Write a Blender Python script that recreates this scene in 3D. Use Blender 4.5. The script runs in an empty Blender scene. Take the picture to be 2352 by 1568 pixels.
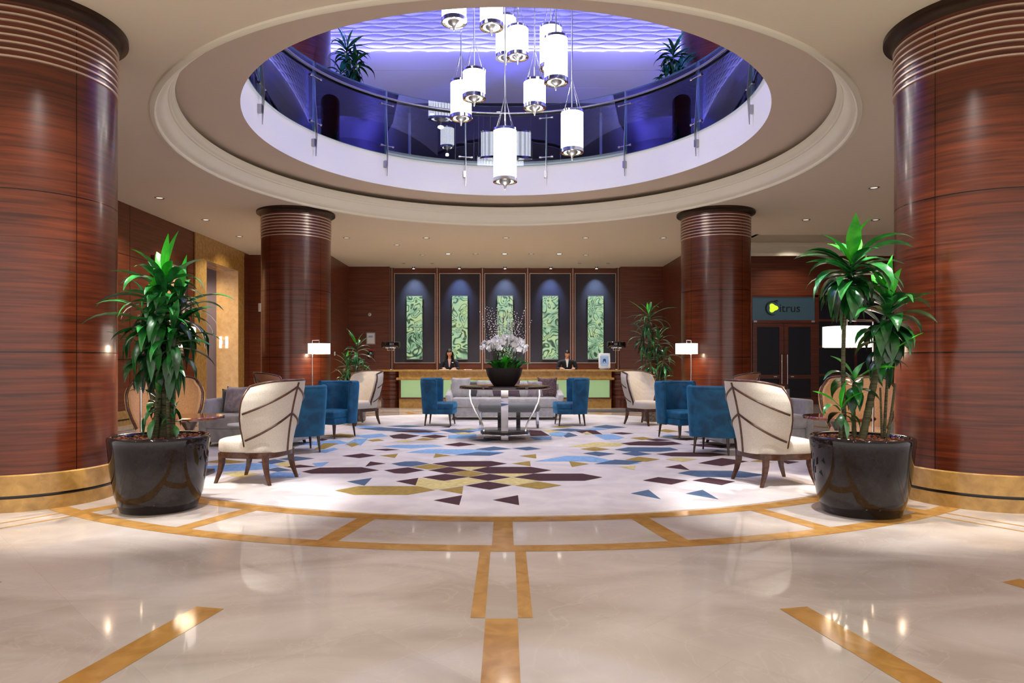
import bpy, bmesh, math, random
from mathutils import Vector, Matrix, noise
PI = math.pi
C = bpy.context.scene.collection
sc = bpy.context.scene

# ---------------------------------------------------------------- camera
HC = 1.32            # camera height
F = 1568.0           # focal length in pixels of the 2352 px frame (24 mm on 36 mm)
PX, PY = 1162.0, 829.0
cam_d = bpy.data.cameras.new('camera'); cam = bpy.data.objects.new('camera', cam_d); C.objects.link(cam)
cam.location = (0, 0, HC); cam.rotation_euler = (PI/2, 0, 0)
cam_d.sensor_width = 36.0; cam_d.lens = 24.0
cam_d.shift_x = (1176.0-PX)/2352.0; cam_d.shift_y = (PY-784.0)/2352.0
cam_d.clip_start = 0.05; cam_d.clip_end = 200
sc.camera = cam

# ---------------------------------------------------------------- view, world
sc.view_settings.view_transform = 'Standard'; sc.view_settings.look = 'None'
sc.view_settings.exposure = -0.12; sc.view_settings.gamma = 1.0
sc.view_settings.use_curve_mapping = False
w = bpy.data.worlds.new('world'); sc.world = w; w.use_nodes = True
w.node_tree.nodes['Background'].inputs[0].default_value = (1.0, 0.96, 0.93, 1)
w.node_tree.nodes['Background'].inputs[1].default_value = 1.75

# ---------------------------------------------------------------- lights
CZ = 4.57            # lobby ceiling
XL0 = -7.85
OC = 11.14           # oculus centre (y)
def spot(loc, tgt, power, angle=60, blend=0.5, col=(1, .92, .82), rad=0.05):
    d = bpy.data.lights.new('spot_light', 'SPOT'); d.energy = power; d.spot_size = math.radians(angle)
    d.spot_blend = blend; d.color = col; d.shadow_soft_size = rad
    o = bpy.data.objects.new('spot_light', d); C.objects.link(o); o.location = loc
    o.rotation_euler = (Vector(tgt)-Vector(loc)).to_track_quat('-Z', 'Y').to_euler(); return o
def area(loc, tgt, power, sx, sy, col=(1, .95, .88)):
    d = bpy.data.lights.new('area_light', 'AREA'); d.energy = power; d.shape = 'RECTANGLE'; d.size = sx; d.size_y = sy; d.color = col
    o = bpy.data.objects.new('area_light', d); C.objects.link(o); o.location = loc
    o.rotation_euler = (Vector(tgt)-Vector(loc)).to_track_quat('-Z', 'Y').to_euler(); return o
def point(loc, power, col=(1, .9, .78), rad=0.05):
    d = bpy.data.lights.new('point_light', 'POINT'); d.energy = power; d.color = col; d.shadow_soft_size = rad
    o = bpy.data.objects.new('point_light', d); C.objects.link(o); o.location = loc; return o
WH = (1, .96, .92); NW = (1, .97, .95)
# atrium spots high above the rug
for x, y in ((-2.6, 9.2), (2.6, 9.2), (0, 12.5), (-2.6, 13.5), (2.6, 13.5), (0, 8.8)):
    spot((x, y, 11.8), (x*0.75, 11.3+(y-11.3)*1.1, 0), 950, 40, .8, NW, .12)
spot((0, 10.4, 11.8), (0, 11.5, 1.5), 900, 13, .6, (1, .98, .97), .08)  # added lamp that brightens the orchids on the centre table
# accent spots on the two big planters and the column bases
for s in (-1, 1):
    spot((s*2.4, 5.72, CZ-.04), (s*2.95, 6.3, 0), 750, 44, .6, NW, .035)
    spot((s*3.6, 5.5, CZ-.04), (s*3.2, 6.2, 0), 600, 46, .6, NW, .035)
    spot((s*2.9, 4.6, CZ-.04), (s*4.3, 6.0, 2.0), 330, 60, .8, WH, .05)
    spot((s*3.3, 13.9, CZ-.05), (s*3.3, 14.9, 1.6), 200, 45, .6, WH, .04)
# downlight positions in the ceiling (x, y, power)
DL = [(-6.9, 13.6, 60), (-6.9, 15.7, 60), (-6.95, 17.8, 60), (6.9, 12.8, 45), (6.9, 15.7, 30), (8.5, 15.7, 30),
      (-4.2, 18.0, 70), (-2.1, 18.0, 70), (0, 18.0, 70), (2.1, 18.0, 70), (4.15, 18.0, 70),
      (-3.05, 19.1, 60), (-1.75, 20.7, 90), (-.04, 20.7, 90), (1.62, 20.7, 90),
      (-2.55, 20.9, 30), (-.92, 20.7, 30), (.77, 20.7, 30), (2.45, 20.9, 30)]
for x, y, p in DL: spot((x, y, CZ-.03), (x, y, 0), p*3.2, 120, .7, WH, .04)
# unseen rows added above and behind the camera to light the foreground floor
for x in (-5.4, -2.7, 0, 2.7, 5.4):
    for y in (-3.0, 0.0, 3.0):
        spot((x, y, CZ-.04), (x, y, 0), (85 if y < 2 else 120)*(.45 if abs(x) > 5 else 1), 120, .8, (1, .97, .94), .06)
# bluish accent spots over the five reception panels
PW = 1.578
for i in range(5):
    x = -.03+(i-2)*PW
    spot((x, 23.30, 4.55), (x, 23.87, 3.55), 200, 60, 1.0, (.30, .48, 1.0) if i % 2 else (.45, .66, 1.0), .02)
spot((XL0-1.6, 18.6, 4.2), (XL0-.9, 19.9, 1.5), 260, 100, .8, (1, .86, .66), .1)  # added unseen lamp that brightens the passage and the portal jamb
spot((XL0+1.2, 18.4, CZ-.04), (XL0, 18.9, 3.0), 130, 80, .8, (1, .85, .65), .06)
spot((8.4, 19.4, 5.1), (8.5, 20.9, 1.8), 160, 80, .8, (1, .9, .8), .06)  # added lamp that brightens the wood of the restaurant entrance
# upper level: blue and violet LED light
BL = (.16, .16, 1.0); VI = (.42, .40, 1.0)
area((0, 17.4, 9.16), (0, 17.56, 10.6), 75, 11, .12, (.30, .30, 1.0))
for s in (-1, 1):
    area((s*5.2, 11.8, 9.10), (s*5.75, 11.8, 10.2), 420, .12, 11, (.13, .12, 1.0))
    spot((s*5.7, 12.7, 5.9), (s*4.9, 14.4, 6.9), 3500, 62, .5, (.10, .12, 1.0), .1)
    spot((s*6.9, 15.6, 5.9), (s*4.6, 15.3, 8.2), 1500, 80, .6, BL, .1)
    spot((s*6.4, 12.5, 5.9), (s*7.9, 14.2, 8.0), 1700, 120, .6, BL, .1)
    spot((s*3.2, 17.6, 5.85), (s*1.2, 19.6, 9.3), 210, 130, .8, (.74, .73, .90), .15)
    spot((s*6.9, 15.6, 5.9), (s*6.1, 18.0, 9.3), 500, 130, .8, (.30, .28, 1.0), .1)

# ---------------------------------------------------------------- helpers
def lin(r, g, b):
    f = lambda c: (c/255/12.92) if c <= 10.3 else ((c/255+.055)/1.055)**2.4
    return (f(r), f(g), f(b), 1)
def wx(px, Y): return (px-PX)/F*Y
def wz(py, Y): return HC-(py-PY)/F*Y
def fl(px, py):
    Y = F*HC/(py-PY); return ((px-PX)/F*Y, Y)

def mat(name, col, rough=.5, metal=0, spec=.5, coat=0, coat_rough=.05, emit=None, es=0, sheen=0, trans=0, ior=1.45):
    m = bpy.data.materials.new(name); m.use_nodes = True; b = m.node_tree.nodes['Principled BSDF']
    b.inputs['Base Color'].default_value = col; b.inputs['Roughness'].default_value = rough
    b.inputs['Metallic'].default_value = metal; b.inputs['Specular IOR Level'].default_value = spec
    b.inputs['Coat Weight'].default_value = coat; b.inputs['Coat Roughness'].default_value = coat_rough
    b.inputs['Sheen Weight'].default_value = sheen; b.inputs['Transmission Weight'].default_value = trans
    b.inputs['IOR'].default_value = ior
    if emit: b.inputs['Emission Color'].default_value = emit; b.inputs['Emission Strength'].default_value = es
    return m
def N(m, t, **kw):
    n = m.node_tree.nodes.new(t)
    for k, v in kw.items(): setattr(n, k, v)
    return n
def L(m, a, b): m.node_tree.links.new(a, b)
def noise_col(m, c1, c2, scale=(1, 1, 1), nscale=5, detail=4, dist=0, lo=.35, hi=.65, extra=None, bump=0, rough=None):
    """base colour from a stretched noise between colours c1 and c2"""
    b = m.node_tree.nodes['Principled BSDF']
    tc = N(m, 'ShaderNodeTexCoord'); mp = N(m, 'ShaderNodeMapping'); mp.inputs['Scale'].default_value = scale
    nz = N(m, 'ShaderNodeTexNoise'); nz.inputs['Scale'].default_value = nscale; nz.inputs['Detail'].default_value = detail
    nz.inputs['Distortion'].default_value = dist
    cr = N(m, 'ShaderNodeValToRGB'); e = cr.color_ramp.elements
    e[0].position = lo; e[0].color = c1; e[1].position = hi; e[1].color = c2
    if extra:
        for p, c in extra: q = e.new(p); q.color = c
    L(m, tc.outputs['Object'], mp.inputs['Vector']); L(m, mp.outputs['Vector'], nz.inputs['Vector'])
    L(m, nz.outputs['Fac'], cr.inputs['Fac']); L(m, cr.outputs['Color'], b.inputs['Base Color'])
    if bump:
        bp = N(m, 'ShaderNodeBump'); bp.inputs['Strength'].default_value = bump; bp.inputs['Distance'].default_value = .01
        L(m, nz.outputs['Fac'], bp.inputs['Height']); L(m, bp.outputs['Normal'], b.inputs['Normal'])
    if rough:
        mr = N(m, 'ShaderNodeMapRange'); mr.inputs[3].default_value = rough[0]; mr.inputs[4].default_value = rough[1]
        L(m, nz.outputs['Fac'], mr.inputs[0]); L(m, mr.outputs[0], b.inputs['Roughness'])
    return m

M = {}
M['wood'] = noise_col(mat('wood_veneer', lin(96, 44, 24), .28, coat=.25, coat_rough=.14), lin(62, 24, 11), lin(108, 48, 23),
                      (.55, .55, 15), 2.2, 6, .6, .3, .7)
M['wood_wall'] = noise_col(mat('wood_wall_veneer', lin(90, 40, 22), .36, coat=.12, coat_rough=.15), lin(82, 35, 15), lin(118, 57, 27),
                           (.5, .5, 12), 1.8, 6, .5, .3, .7)
M['wood_dark'] = noise_col(mat('dark_wood', lin(58, 34, 24), .3, coat=.4), lin(44, 24, 17), lin(74, 44, 30), (3, 3, 14), 4, 4)
M['walnut'] = noise_col(mat('walnut_frame', lin(74, 48, 36), .32, coat=.3), lin(60, 36, 27), lin(92, 58, 42), (4, 4, 10), 4, 4)
M['table_wood'] = noise_col(mat('table_wood', lin(90, 45, 28), .15, coat=.8), lin(76, 34, 20), lin(112, 58, 36), (3, 14, 3), 3, 4)
M['gold_stone'] = noise_col(mat('gold_marble', lin(190, 145, 75), .25, coat=.3), lin(156, 118, 62), lin(190, 148, 82), (1, 1, 1), 11, 9, .5, .3, .7,)
M['inlay'] = noise_col(mat('inlay_marble', lin(190, 145, 75), .10, spec=.5), lin(168, 122, 62), lin(200, 152, 84), (1, 1, 1), 6, 9, 1.2, .3, .7)
M['mosaic'] = mat('black_mosaic', lin(22, 16, 14), .2)
M['ceil'] = mat('ceiling_paint', lin(222, 208, 186), .85)
M['soffit'] = mat('soffit_paint', lin(214, 197, 178), .85)
M['cream_trim'] = mat('moulding_paint', lin(228, 220, 200), .6)
M['white_fascia'] = mat('white_fascia', lin(232, 231, 230), .55)
M['grey_stone'] = mat('grey_coping', lin(150, 152, 152), .35)
M['chrome'] = mat('chrome', lin(225, 225, 228), .07, 1)
M['steel'] = mat('brushed_steel', lin(170, 170, 172), .3, 1)
M['bronze_strip'] = mat('pale_bronze', lin(214, 190, 172), .35, .75)
M['bronze'] = mat('dark_bronze', lin(58, 40, 30), .35, .6)
M['cream'] = noise_col(mat('cream_fabric', lin(210, 202, 188), .8, sheen=.2), lin(204, 195, 180), lin(215, 207, 194), (1, 1, 1), 90, 2, bump=.15)
M['tan'] = noise_col(mat('tan_fabric', lin(206, 162, 118), .8, sheen=.2), lin(196, 152, 108), lin(210, 168, 124), (1, 1, 1), 60, 2, bump=.15)
M['shaded_fabric'] = mat('shade_browned_fabric', lin(150, 98, 66), .8, sheen=.2)  # brown tone puts the chair's shade into the fabric colour
M['blue'] = noise_col(mat('teal_velvet', lin(8, 84, 124), .55, sheen=.9), lin(4, 62, 98), lin(10, 92, 134), (1, 1, 1), 7, 3, .5)
M['blue'].node_tree.nodes['Principled BSDF'].inputs['Sheen Tint'].default_value = lin(60, 150, 200)
M['grey_velvet'] = noise_col(mat('grey_velvet', lin(160, 158, 158), .6, sheen=.6), lin(142, 140, 140), lin(172, 169, 169), (1, 1, 1), 6, 3, .5)
M['pale_velvet'] = noise_col(mat('pale_grey_velvet', lin(190, 188, 188), .65, sheen=.5), lin(176, 174, 174), lin(198, 196, 196), (1, 1, 1), 8, 3, .5)
M['mid_grey'] = mat('mid_grey_leather', lin(118, 120, 120), .5, sheen=.2)
M['lilac'] = noise_col(mat('lilac_velvet', lin(138, 124, 132), .6, sheen=.7), lin(136, 122, 132), lin(176, 164, 170), (1, 1, 1), 9, 3, .6)
M['purple'] = mat('purple_velvet', lin(98, 78, 92), .6, sheen=.6)
M['plum'] = noise_col(mat('plum_pattern', lin(84, 62, 66), .7), lin(66, 48, 54), lin(120, 96, 98), (1, 1, 1), 40, 3)
M['charcoal'] = mat('charcoal_velvet', lin(78, 80, 84), .6, sheen=.5)
M['pot'] = noise_col(mat('glazed_pot', lin(36, 28, 29), .04, spec=.45), lin(26, 20, 21), lin(34, 27, 28), (1, 1, 1), 30, 4)
M['pot_black'] = mat('black_pot', lin(22, 20, 20), .18, coat=.5)
M['pot_grey'] = noise_col(mat('speckled_grey_pot', lin(120, 112, 104), .3), lin(90, 84, 78), lin(150, 140, 130), (1, 1, 1), 25, 4)
M['bowl'] = mat('dark_bowl', lin(40, 33, 31), .45)
M['soil'] = noise_col(mat('bark_chips', lin(90, 50, 32), .9), lin(40, 24, 18), lin(170, 98, 66), (1, 1, 1), 45, 2, 0, .4, .62, bump=.8)
M['leaf'] = noise_col(mat('leaf_green', lin(28, 110, 40), .3, spec=.6, coat=.6, coat_rough=.16), lin(14, 74, 28), lin(44, 132, 56), (1, 1, 1), 9, 3)
M['leaf_young'] = noise_col(mat('young_leaf_green', lin(40, 165, 30), .38), lin(30, 150, 26), lin(70, 190, 44), (1, 1, 1), 9, 3)
M['leaf_dark'] = noise_col(mat('dark_leaf_green', lin(18, 62, 28), .35, coat=.2), lin(12, 46, 22), lin(30, 84, 36), (1, 1, 1), 9, 3)
M['cane'] = noise_col(mat('ringed_cane', lin(70, 72, 40), .7), lin(40, 44, 24), lin(96, 92, 58), (1, 1, 40), 4, 2)
M['white_flower'] = mat('white_petals', lin(250, 249, 250), .6, emit=None)
M['twig'] = mat('twig', lin(90, 70, 60), .8)
M['black_glass'] = mat('black_glass', lin(12, 12, 14), .05, coat=1)
M['glossy_top'] = mat('black_table_top', lin(44, 30, 30), .06, coat=.6)
M['suit'] = mat('navy_suit', lin(18, 20, 28), .8)
M['skin'] = mat('skin', lin(206, 150, 124), .5)
M['hair'] = mat('black_hair', lin(16, 13, 14), .4)
M['shirt'] = mat('white_shirt', lin(215, 215, 220), .7)
M['scarf'] = mat('pink_scarf', lin(196, 150, 150), .7)
M['navy_panel'] = noise_col(mat('charcoal_wall_fabric', lin(62, 58, 66), .8), lin(56, 52, 60), lin(68, 64, 72), (1, 1, 1), 60, 2)
M['purple_wall'] = mat('mauve_paint', lin(140, 122, 130), .8)
M['lit_gold_stone'] = noise_col(mat('lit_gold_marble', lin(226, 178, 108), .16, coat=.4), lin(212, 162, 96), lin(230, 184, 118), (1, 1, 1), 8, 8, .5, .3, .7)  # gold marble again, its colour lightened for the lit portal reveal
M['shade'] = mat('lit_linen_shade', lin(250, 240, 225), .8, emit=lin(255, 244, 230), es=1.7)
M['bulb'] = mat('bulb_glow', lin(255, 250, 240), .5, emit=lin(255, 248, 238), es=14)
M['dim_bulb'] = mat('dim_bulb_glow', lin(255, 250, 240), .5, emit=lin(255, 240, 225), es=1.0)
M['desk_glow'] = mat('green_lit_glass', lin(150, 180, 130), .35, emit=lin(160, 196, 142), es=.55)
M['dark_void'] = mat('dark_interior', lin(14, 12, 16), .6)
M['upper_wall'] = mat('upper_wall_paint', lin(170, 165, 190), .8)
M['upper_ceil'] = mat('upper_ceiling_paint', lin(200, 196, 214), .8)
M['upper_dark'] = mat('upper_dark_paint', lin(70, 60, 66), .8)
M['upper_floor'] = mat('upper_carpet', lin(70, 66, 74), .8)
M['wave'] = mat('wave_relief', lin(228, 228, 238), .5)
M['mat'] = mat('door_mat', lin(66, 62, 64), .95)
M['white_plastic'] = mat('white_plastic', lin(225, 225, 225), .5)
M['red'] = mat('red_plastic', lin(170, 50, 36), .5)
M['paper'] = mat('paper', lin(236, 236, 236), .8)
M['blueprint'] = mat('blue_print', lin(150, 180, 220), .7)
M['darkblue'] = mat('dark_blue_print', lin(40, 60, 110), .7)
M['dark_door_glass'] = mat('dark_door_glass', lin(16, 16, 30), .06, spec=.6)
M['sign_glass'] = mat('teal_sign_glass', lin(48, 62, 72), .3, emit=lin(60, 92, 104), es=.25)
M['sign_text'] = mat('black_lettering', lin(14, 20, 24), .5)
M['lime'] = mat('lime_glow', lin(190, 220, 40), .5, emit=lin(200, 230, 50), es=1.0)
M['rug_base'] = noise_col(mat('rug_wool', lin(214, 206, 204), .95), lin(204, 197, 196), lin(222, 215, 212), (1, 1, 1), 3, 8, .4)
for k, c in dict(M=(70, 40, 46), G=(160, 134, 66), Y=(210, 194, 132), N=(78, 100, 130), B=(132, 172, 214)).items():
    M['rug'+k] = noise_col(mat('rug_wool_'+dict(M='maroon', G='gold', Y='straw', N='slate', B='sky')[k], lin(*c), .95),
                           lin(*[int(v*.93) for v in c]), lin(*[min(255, int(v*1.06)) for v in c]), (1, 1, 1), 20, 4)

# marble floor: clouded beige with veins and faint tile joints
m = M['marble'] = mat('beige_marble', lin(200, 186, 172), .055, spec=.55)
noise_col(m, lin(184, 171, 159), lin(214, 204, 194), (.7, 1.5, 1), 1.0, 12, 1.1, .34, .66)
b = m.node_tree.nodes['Principled BSDF']; cr = [n for n in m.node_tree.nodes if n.type == 'VALTORGB'][0]
tc = N(m, 'ShaderNodeTexCoord')
vn = N(m, 'ShaderNodeTexNoise'); vn.inputs['Scale'].default_value = 1.6; vn.inputs['Detail'].default_value = 9; vn.inputs['Distortion'].default_value = 2.2
L(m, tc.outputs['Object'], vn.inputs['Vector'])
vr = N(m, 'ShaderNodeValToRGB'); e = vr.color_ramp.elements; e[0].position = .485; e[0].color = (0, 0, 0, 1); e[1].position = .5; e[1].color = (1, 1, 1, 1)
q = e.new(.515); q.color = (0, 0, 0, 1)
L(m, vn.outputs['Fac'], vr.inputs['Fac'])
mx = N(m, 'ShaderNodeMixRGB'); mx.inputs[2].default_value = lin(224, 212, 200)
mm = N(m, 'ShaderNodeMath', operation='MULTIPLY'); mm.inputs[1].default_value = .2
L(m, vr.outputs['Color'], mm.inputs[0]); L(m, mm.outputs[0], mx.inputs[0]); L(m, cr.outputs['Color'], mx.inputs[1])
bk = N(m, 'ShaderNodeTexBrick'); bk.inputs['Scale'].default_value = 1; bk.inputs['Brick Width'].default_value = .95; bk.inputs['Row Height'].default_value = .95
bk.inputs['Mortar Size'].default_value = .0012; bk.inputs['Mortar Smooth'].default_value = .2
for i, c in ((1, (1, 1, 1, 1)), (2, (.92, .915, .91, 1)), (3, (.86, .85, .83, 1))): bk.inputs[i].default_value = c
mp = N(m, 'ShaderNodeMapping'); mp.inputs['Rotation'].default_value = (0, 0, math.radians(45)); L(m, tc.outputs['Object'], mp.inputs['Vector'])
L(m, mp.outputs['Vector'], bk.inputs['Vector'])
m2 = N(m, 'ShaderNodeMixRGB', blend_type='MULTIPLY'); m2.inputs[0].default_value = 1
L(m, mx.outputs[0], m2.inputs[1]); L(m, bk.outputs['Color'], m2.inputs[2]); L(m, m2.outputs[0], b.inputs['Base Color'])

# clear glass: fresnel mix of see-through and mirror
def glass(name, tint, ior=1.5):
    m = bpy.data.materials.new(name); m.use_nodes = True; nt = m.node_tree; nt.nodes.clear()
    o = N(m, 'ShaderNodeOutputMaterial'); t = N(m, 'ShaderNodeBsdfTransparent'); t.inputs[0].default_value = tint
    g = N(m, 'ShaderNodeBsdfGlossy'); g.inputs['Roughness'].default_value = 0.0; g.inputs[0].default_value = (1, 1, 1, 1)
    f = N(m, 'ShaderNodeFresnel'); f.inputs[0].default_value = ior; x = N(m, 'ShaderNodeMixShader')
    L(m, f.outputs[0], x.inputs[0]); L(m, t.outputs[0], x.inputs[1]); L(m, g.outputs[0], x.inputs[2]); L(m, x.outputs[0], o.inputs[0])
    return m
M['glass'] = glass('balustrade_glass', (.90, .95, .98, 1), 1.85)
M['glass_edge'] = mat('glass_edge', lin(70, 110, 130), .1)

# reeded glass lamp shade, lit from inside: vertical ribs in the glow
m = M['lamp_glass'] = mat('reeded_lit_glass', lin(240, 242, 245), .3)
b = m.node_tree.nodes['Principled BSDF']
tc = N(m, 'ShaderNodeTexCoord'); sp = N(m, 'ShaderNodeSeparateXYZ'); at = N(m, 'ShaderNodeMath', operation='ARCTAN2')
ml = N(m, 'ShaderNodeMath', operation='MULTIPLY'); ml.inputs[1].default_value = 30; sn = N(m, 'ShaderNodeMath', operation='SINE')
mr = N(m, 'ShaderNodeMapRange'); mr.inputs[1].default_value = -1; mr.inputs[2].default_value = 1; mr.inputs[3].default_value = 2.0; mr.inputs[4].default_value = 4.6
L(m, tc.outputs['Object'], sp.inputs[0]); L(m, sp.outputs[1], at.inputs[0]); L(m, sp.outputs[0], at.inputs[1])
L(m, at.outputs[0], ml.inputs[0]); L(m, ml.outputs[0], sn.inputs[0]); L(m, sn.outputs[0], mr.inputs[0])
b.inputs['Emission Color'].default_value = lin(248, 250, 255); L(m, mr.outputs[0], b.inputs['Emission Strength'])

# backlit marbled art glass
m = M['art'] = mat('marbled_art_glass', lin(120, 160, 120), .3)
b = m.node_tree.nodes['Principled BSDF']
tc = N(m, 'ShaderNodeTexCoord'); oi = N(m, 'ShaderNodeObjectInfo')
ad = N(m, 'ShaderNodeVectorMath', operation='ADD'); cx = N(m, 'ShaderNodeCombineXYZ')
mu = N(m, 'ShaderNodeMath', operation='MULTIPLY'); mu.inputs[1].default_value = 37
L(m, oi.outputs['Random'], mu.inputs[0]); L(m, mu.outputs[0], cx.inputs[0]); L(m, mu.outputs[0], cx.inputs[2])
L(m, tc.outputs['Object'], ad.inputs[0]); L(m, cx.outputs[0], ad.inputs[1])
n1 = N(m, 'ShaderNodeTexNoise'); n1.inputs['Scale'].default_value = 1.9; n1.inputs['Detail'].default_value = 1.0; n1.inputs['Distortion'].default_value = 1.1
L(m, ad.outputs[0], n1.inputs['Vector'])
ms = N(m, 'ShaderNodeMath', operation='MULTIPLY'); ms.inputs[1].default_value = 30; L(m, n1.outputs['Fac'], ms.inputs[0])
s2 = N(m, 'ShaderNodeMath', operation='SINE'); L(m, ms.outputs[0], s2.inputs[0])
n3 = N(m, 'ShaderNodeTexNoise'); n3.inputs['Scale'].default_value = 3.0; n3.inputs['Detail'].default_value = 3; L(m, ad.outputs[0], n3.inputs['Vector'])
ab = N(m, 'ShaderNodeMath', operation='ABSOLUTE'); L(m, s2.outputs[0], ab.inputs[0])
lr = N(m, 'ShaderNodeMapRange'); lr.inputs[1].default_value = .02; lr.inputs[2].default_value = .72; L(m, ab.outputs[0], lr.inputs[0])
n4 = N(m, 'ShaderNodeTexNoise'); n4.inputs['Scale'].default_value = 1.3; L(m, ad.outputs[0], n4.inputs['Vector'])
pw = N(m, 'ShaderNodeMapRange'); pw.inputs[1].default_value = .38; pw.inputs[2].default_value = .62; pw.inputs[3].default_value = 2.4; pw.inputs[4].default_value = .6; L(m, n4.outputs['Fac'], pw.inputs[0])
po = N(m, 'ShaderNodeMath', operation='POWER'); L(m, lr.outputs[0], po.inputs[0]); L(m, pw.outputs[0], po.inputs[1])
cr = N(m, 'ShaderNodeValToRGB'); e = cr.color_ramp.elements
e[0].position = .36; e[0].color = lin(128, 172, 132); e[1].position = .62; e[1].color = lin(196, 222, 160)
q = e.new(.5); q.color = lin(178, 216, 176)
L(m, n3.outputs['Fac'], cr.inputs['Fac'])
mz = N(m, 'ShaderNodeMixRGB'); mz.inputs[1].default_value = lin(24, 46, 36); L(m, po.outputs[0], mz.inputs[0]); L(m, cr.outputs['Color'], mz.inputs[2])
L(m, mz.outputs[0], b.inputs['Emission Color']); b.inputs['Emission Strength'].default_value = .85
b.inputs['Base Color'].default_value = lin(60, 80, 62)

# warm abstract canvas
M['canvas'] = noise_col(mat('warm_canvas', lin(210, 150, 100), .7), lin(186, 120, 74), lin(226, 178, 124), (1, 1, 1), 2.5, 6, 1.5, .3, .6, extra=[(.7, lin(170, 80, 50))])

class MB:
    """mesh builder collecting shapes into one mesh object"""
    def __init__(s): s.v = []; s.f = []; s.m = []; s.mats = []; s.T = None
    def mi(s, m):
        m = M[m] if isinstance(m, str) else m
        if m not in s.mats: s.mats.append(m)
        return s.mats.index(m)
    def add(s, vs, fs, m):
        k = len(s.v); i = s.mi(m)
        if s.T is not None: vs = [tuple(s.T @ Vector(v)) for v in vs]
        s.v += [tuple(v) for v in vs]; s.f += [tuple(a+k for a in f) for f in fs]; s.m += [i]*len(fs)
        return s
    def box(s, x0, x1, y0, y1, z0, z1, m):
        vs = [(x, y, z) for z in (z0, z1) for y in (y0, y1) for x in (x0, x1)]
        return s.add(vs, [(0, 2, 3, 1), (4, 5, 7, 6), (0, 1, 5, 4), (2, 6, 7, 3), (0, 4, 6, 2), (1, 3, 7, 5)], m)
    def rbox(s, x0, x1, y0, y1, z0, z1, m, r=.02, seg=3, M4=None):
        bm = bmesh.new(); bmesh.ops.create_cube(bm, size=1)
        for v in bm.verts: v.co = Vector(((x0+x1)/2+v.co.x*(x1-x0), (y0+y1)/2+v.co.y*(y1-y0), (z0+z1)/2+v.co.z*(z1-z0)))
        r = min(r, .499*min(x1-x0, y1-y0, z1-z0))
        bmesh.ops.bevel(bm, geom=list(bm.edges), offset=r, segments=seg, profile=.5, affect='EDGES')
        bm.verts.index_update()
        vs = [v.co.copy() for v in bm.verts]
        if M4 is not None: vs = [M4 @ v for v in vs]
        s.add(vs, [tuple(v.index for v in f.verts) for f in bm.faces], m); bm.free(); return s
    def lathe(s, prof, m, n=48, c=(0, 0), z=0, a0=0, a1=2*PI, sx=1, sy=1, smooth=True):
        full = abs(a1-a0-2*PI) < 1e-6; cols = n if full else n+1; P = len(prof)
        vs = [(c[0]+r*math.cos(a0+(a1-a0)*i/n)*sx, c[1]+r*math.sin(a0+(a1-a0)*i/n)*sy, z+h) for i in range(cols) for r, h in prof]
        fs = []
        for i in range(n):
            j = (i+1) % cols
            for k in range(P-1):
                f = [i*P+k, j*P+k, j*P+k+1, i*P+k+1]
                if prof[k][0] == 0: f = [i*P+k, j*P+k+1, i*P+k+1]
                elif prof[k+1][0] == 0: f = [i*P+k, j*P+k, i*P+k+1]
                fs.append(f)
        return s.add(vs, fs, m)
    def tube(s, pts, rad, m, n=8, flat=None):
        """swept tube; rad number or list; flat=(w,h) gives an elliptical/rect section"""
        pts = [Vector(p) for p in pts]; P = len(pts); rs = rad if isinstance(rad, (list, tuple)) else [rad]*P
        up = Vector((0, 0, 1)); vs = []; prev = None
        for i, p in enumerate(pts):
            t = (pts[min(i+1, P-1)]-pts[max(i-1, 0)]).normalized()
            if prev is None:
                a = t.cross(up) if abs(t.z) < .95 else t.cross(Vector((0, 1, 0)))
            else: a = prev-t*prev.dot(t)
            a.normalize(); prev = a; bb = t.cross(a).normalized()
            for k in range(n):
                th = 2*PI*k/n
                vs.append(p+a*(math.cos(th)*rs[i])+bb*(math.sin(th)*rs[i]))
        fs = [(i*n+k, i*n+(k+1) % n, (i+1)*n+(k+1) % n, (i+1)*n+k) for i in range(P-1) for k in range(n)]
        fs += [tuple(range(n))[::-1], tuple((P-1)*n+k for k in range(n))]
        return s.add(vs, fs, m)
    def grid(s, fn, nu, nv, m, close=False):
        vs = [fn(i/nu, j/nv) for j in range(nv+1) for i in range(nu+1)]
        fs = [(j*(nu+1)+i, j*(nu+1)+i+1, (j+1)*(nu+1)+i+1, (j+1)*(nu+1)+i) for j in range(nv) for i in range(nu)]
        return s.add(vs, fs, m)
    def slab(s, fa, fb, nu, nv, m):
        """closed solid between two grid surfaces"""
        A = [fa(i/nu, j/nv) for j in range(nv+1) for i in range(nu+1)]
        Bv = [fb(i/nu, j/nv) for j in range(nv+1) for i in range(nu+1)]
        K = len(A); w_ = nu+1
        fs = [(j*w_+i, j*w_+i+1, (j+1)*w_+i+1, (j+1)*w_+i) for j in range(nv) for i in range(nu)]
        fs += [(K+j*w_+i, K+(j+1)*w_+i, K+(j+1)*w_+i+1, K+j*w_+i+1) for j in range(nv) for i in range(nu)]
        bd = [i for i in range(nu)]+[j*w_+nu for j in range(nv)]+[nv*w_+i for i in range(nu, 0, -1)]+[j*w_ for j in range(nv, 0, -1)]
        for i in range(len(bd)):
            a, b2 = bd[i], bd[(i+1) % len(bd)]; fs.append((b2, a, K+a, K+b2))
        return s.add(A+Bv, fs, m)
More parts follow.
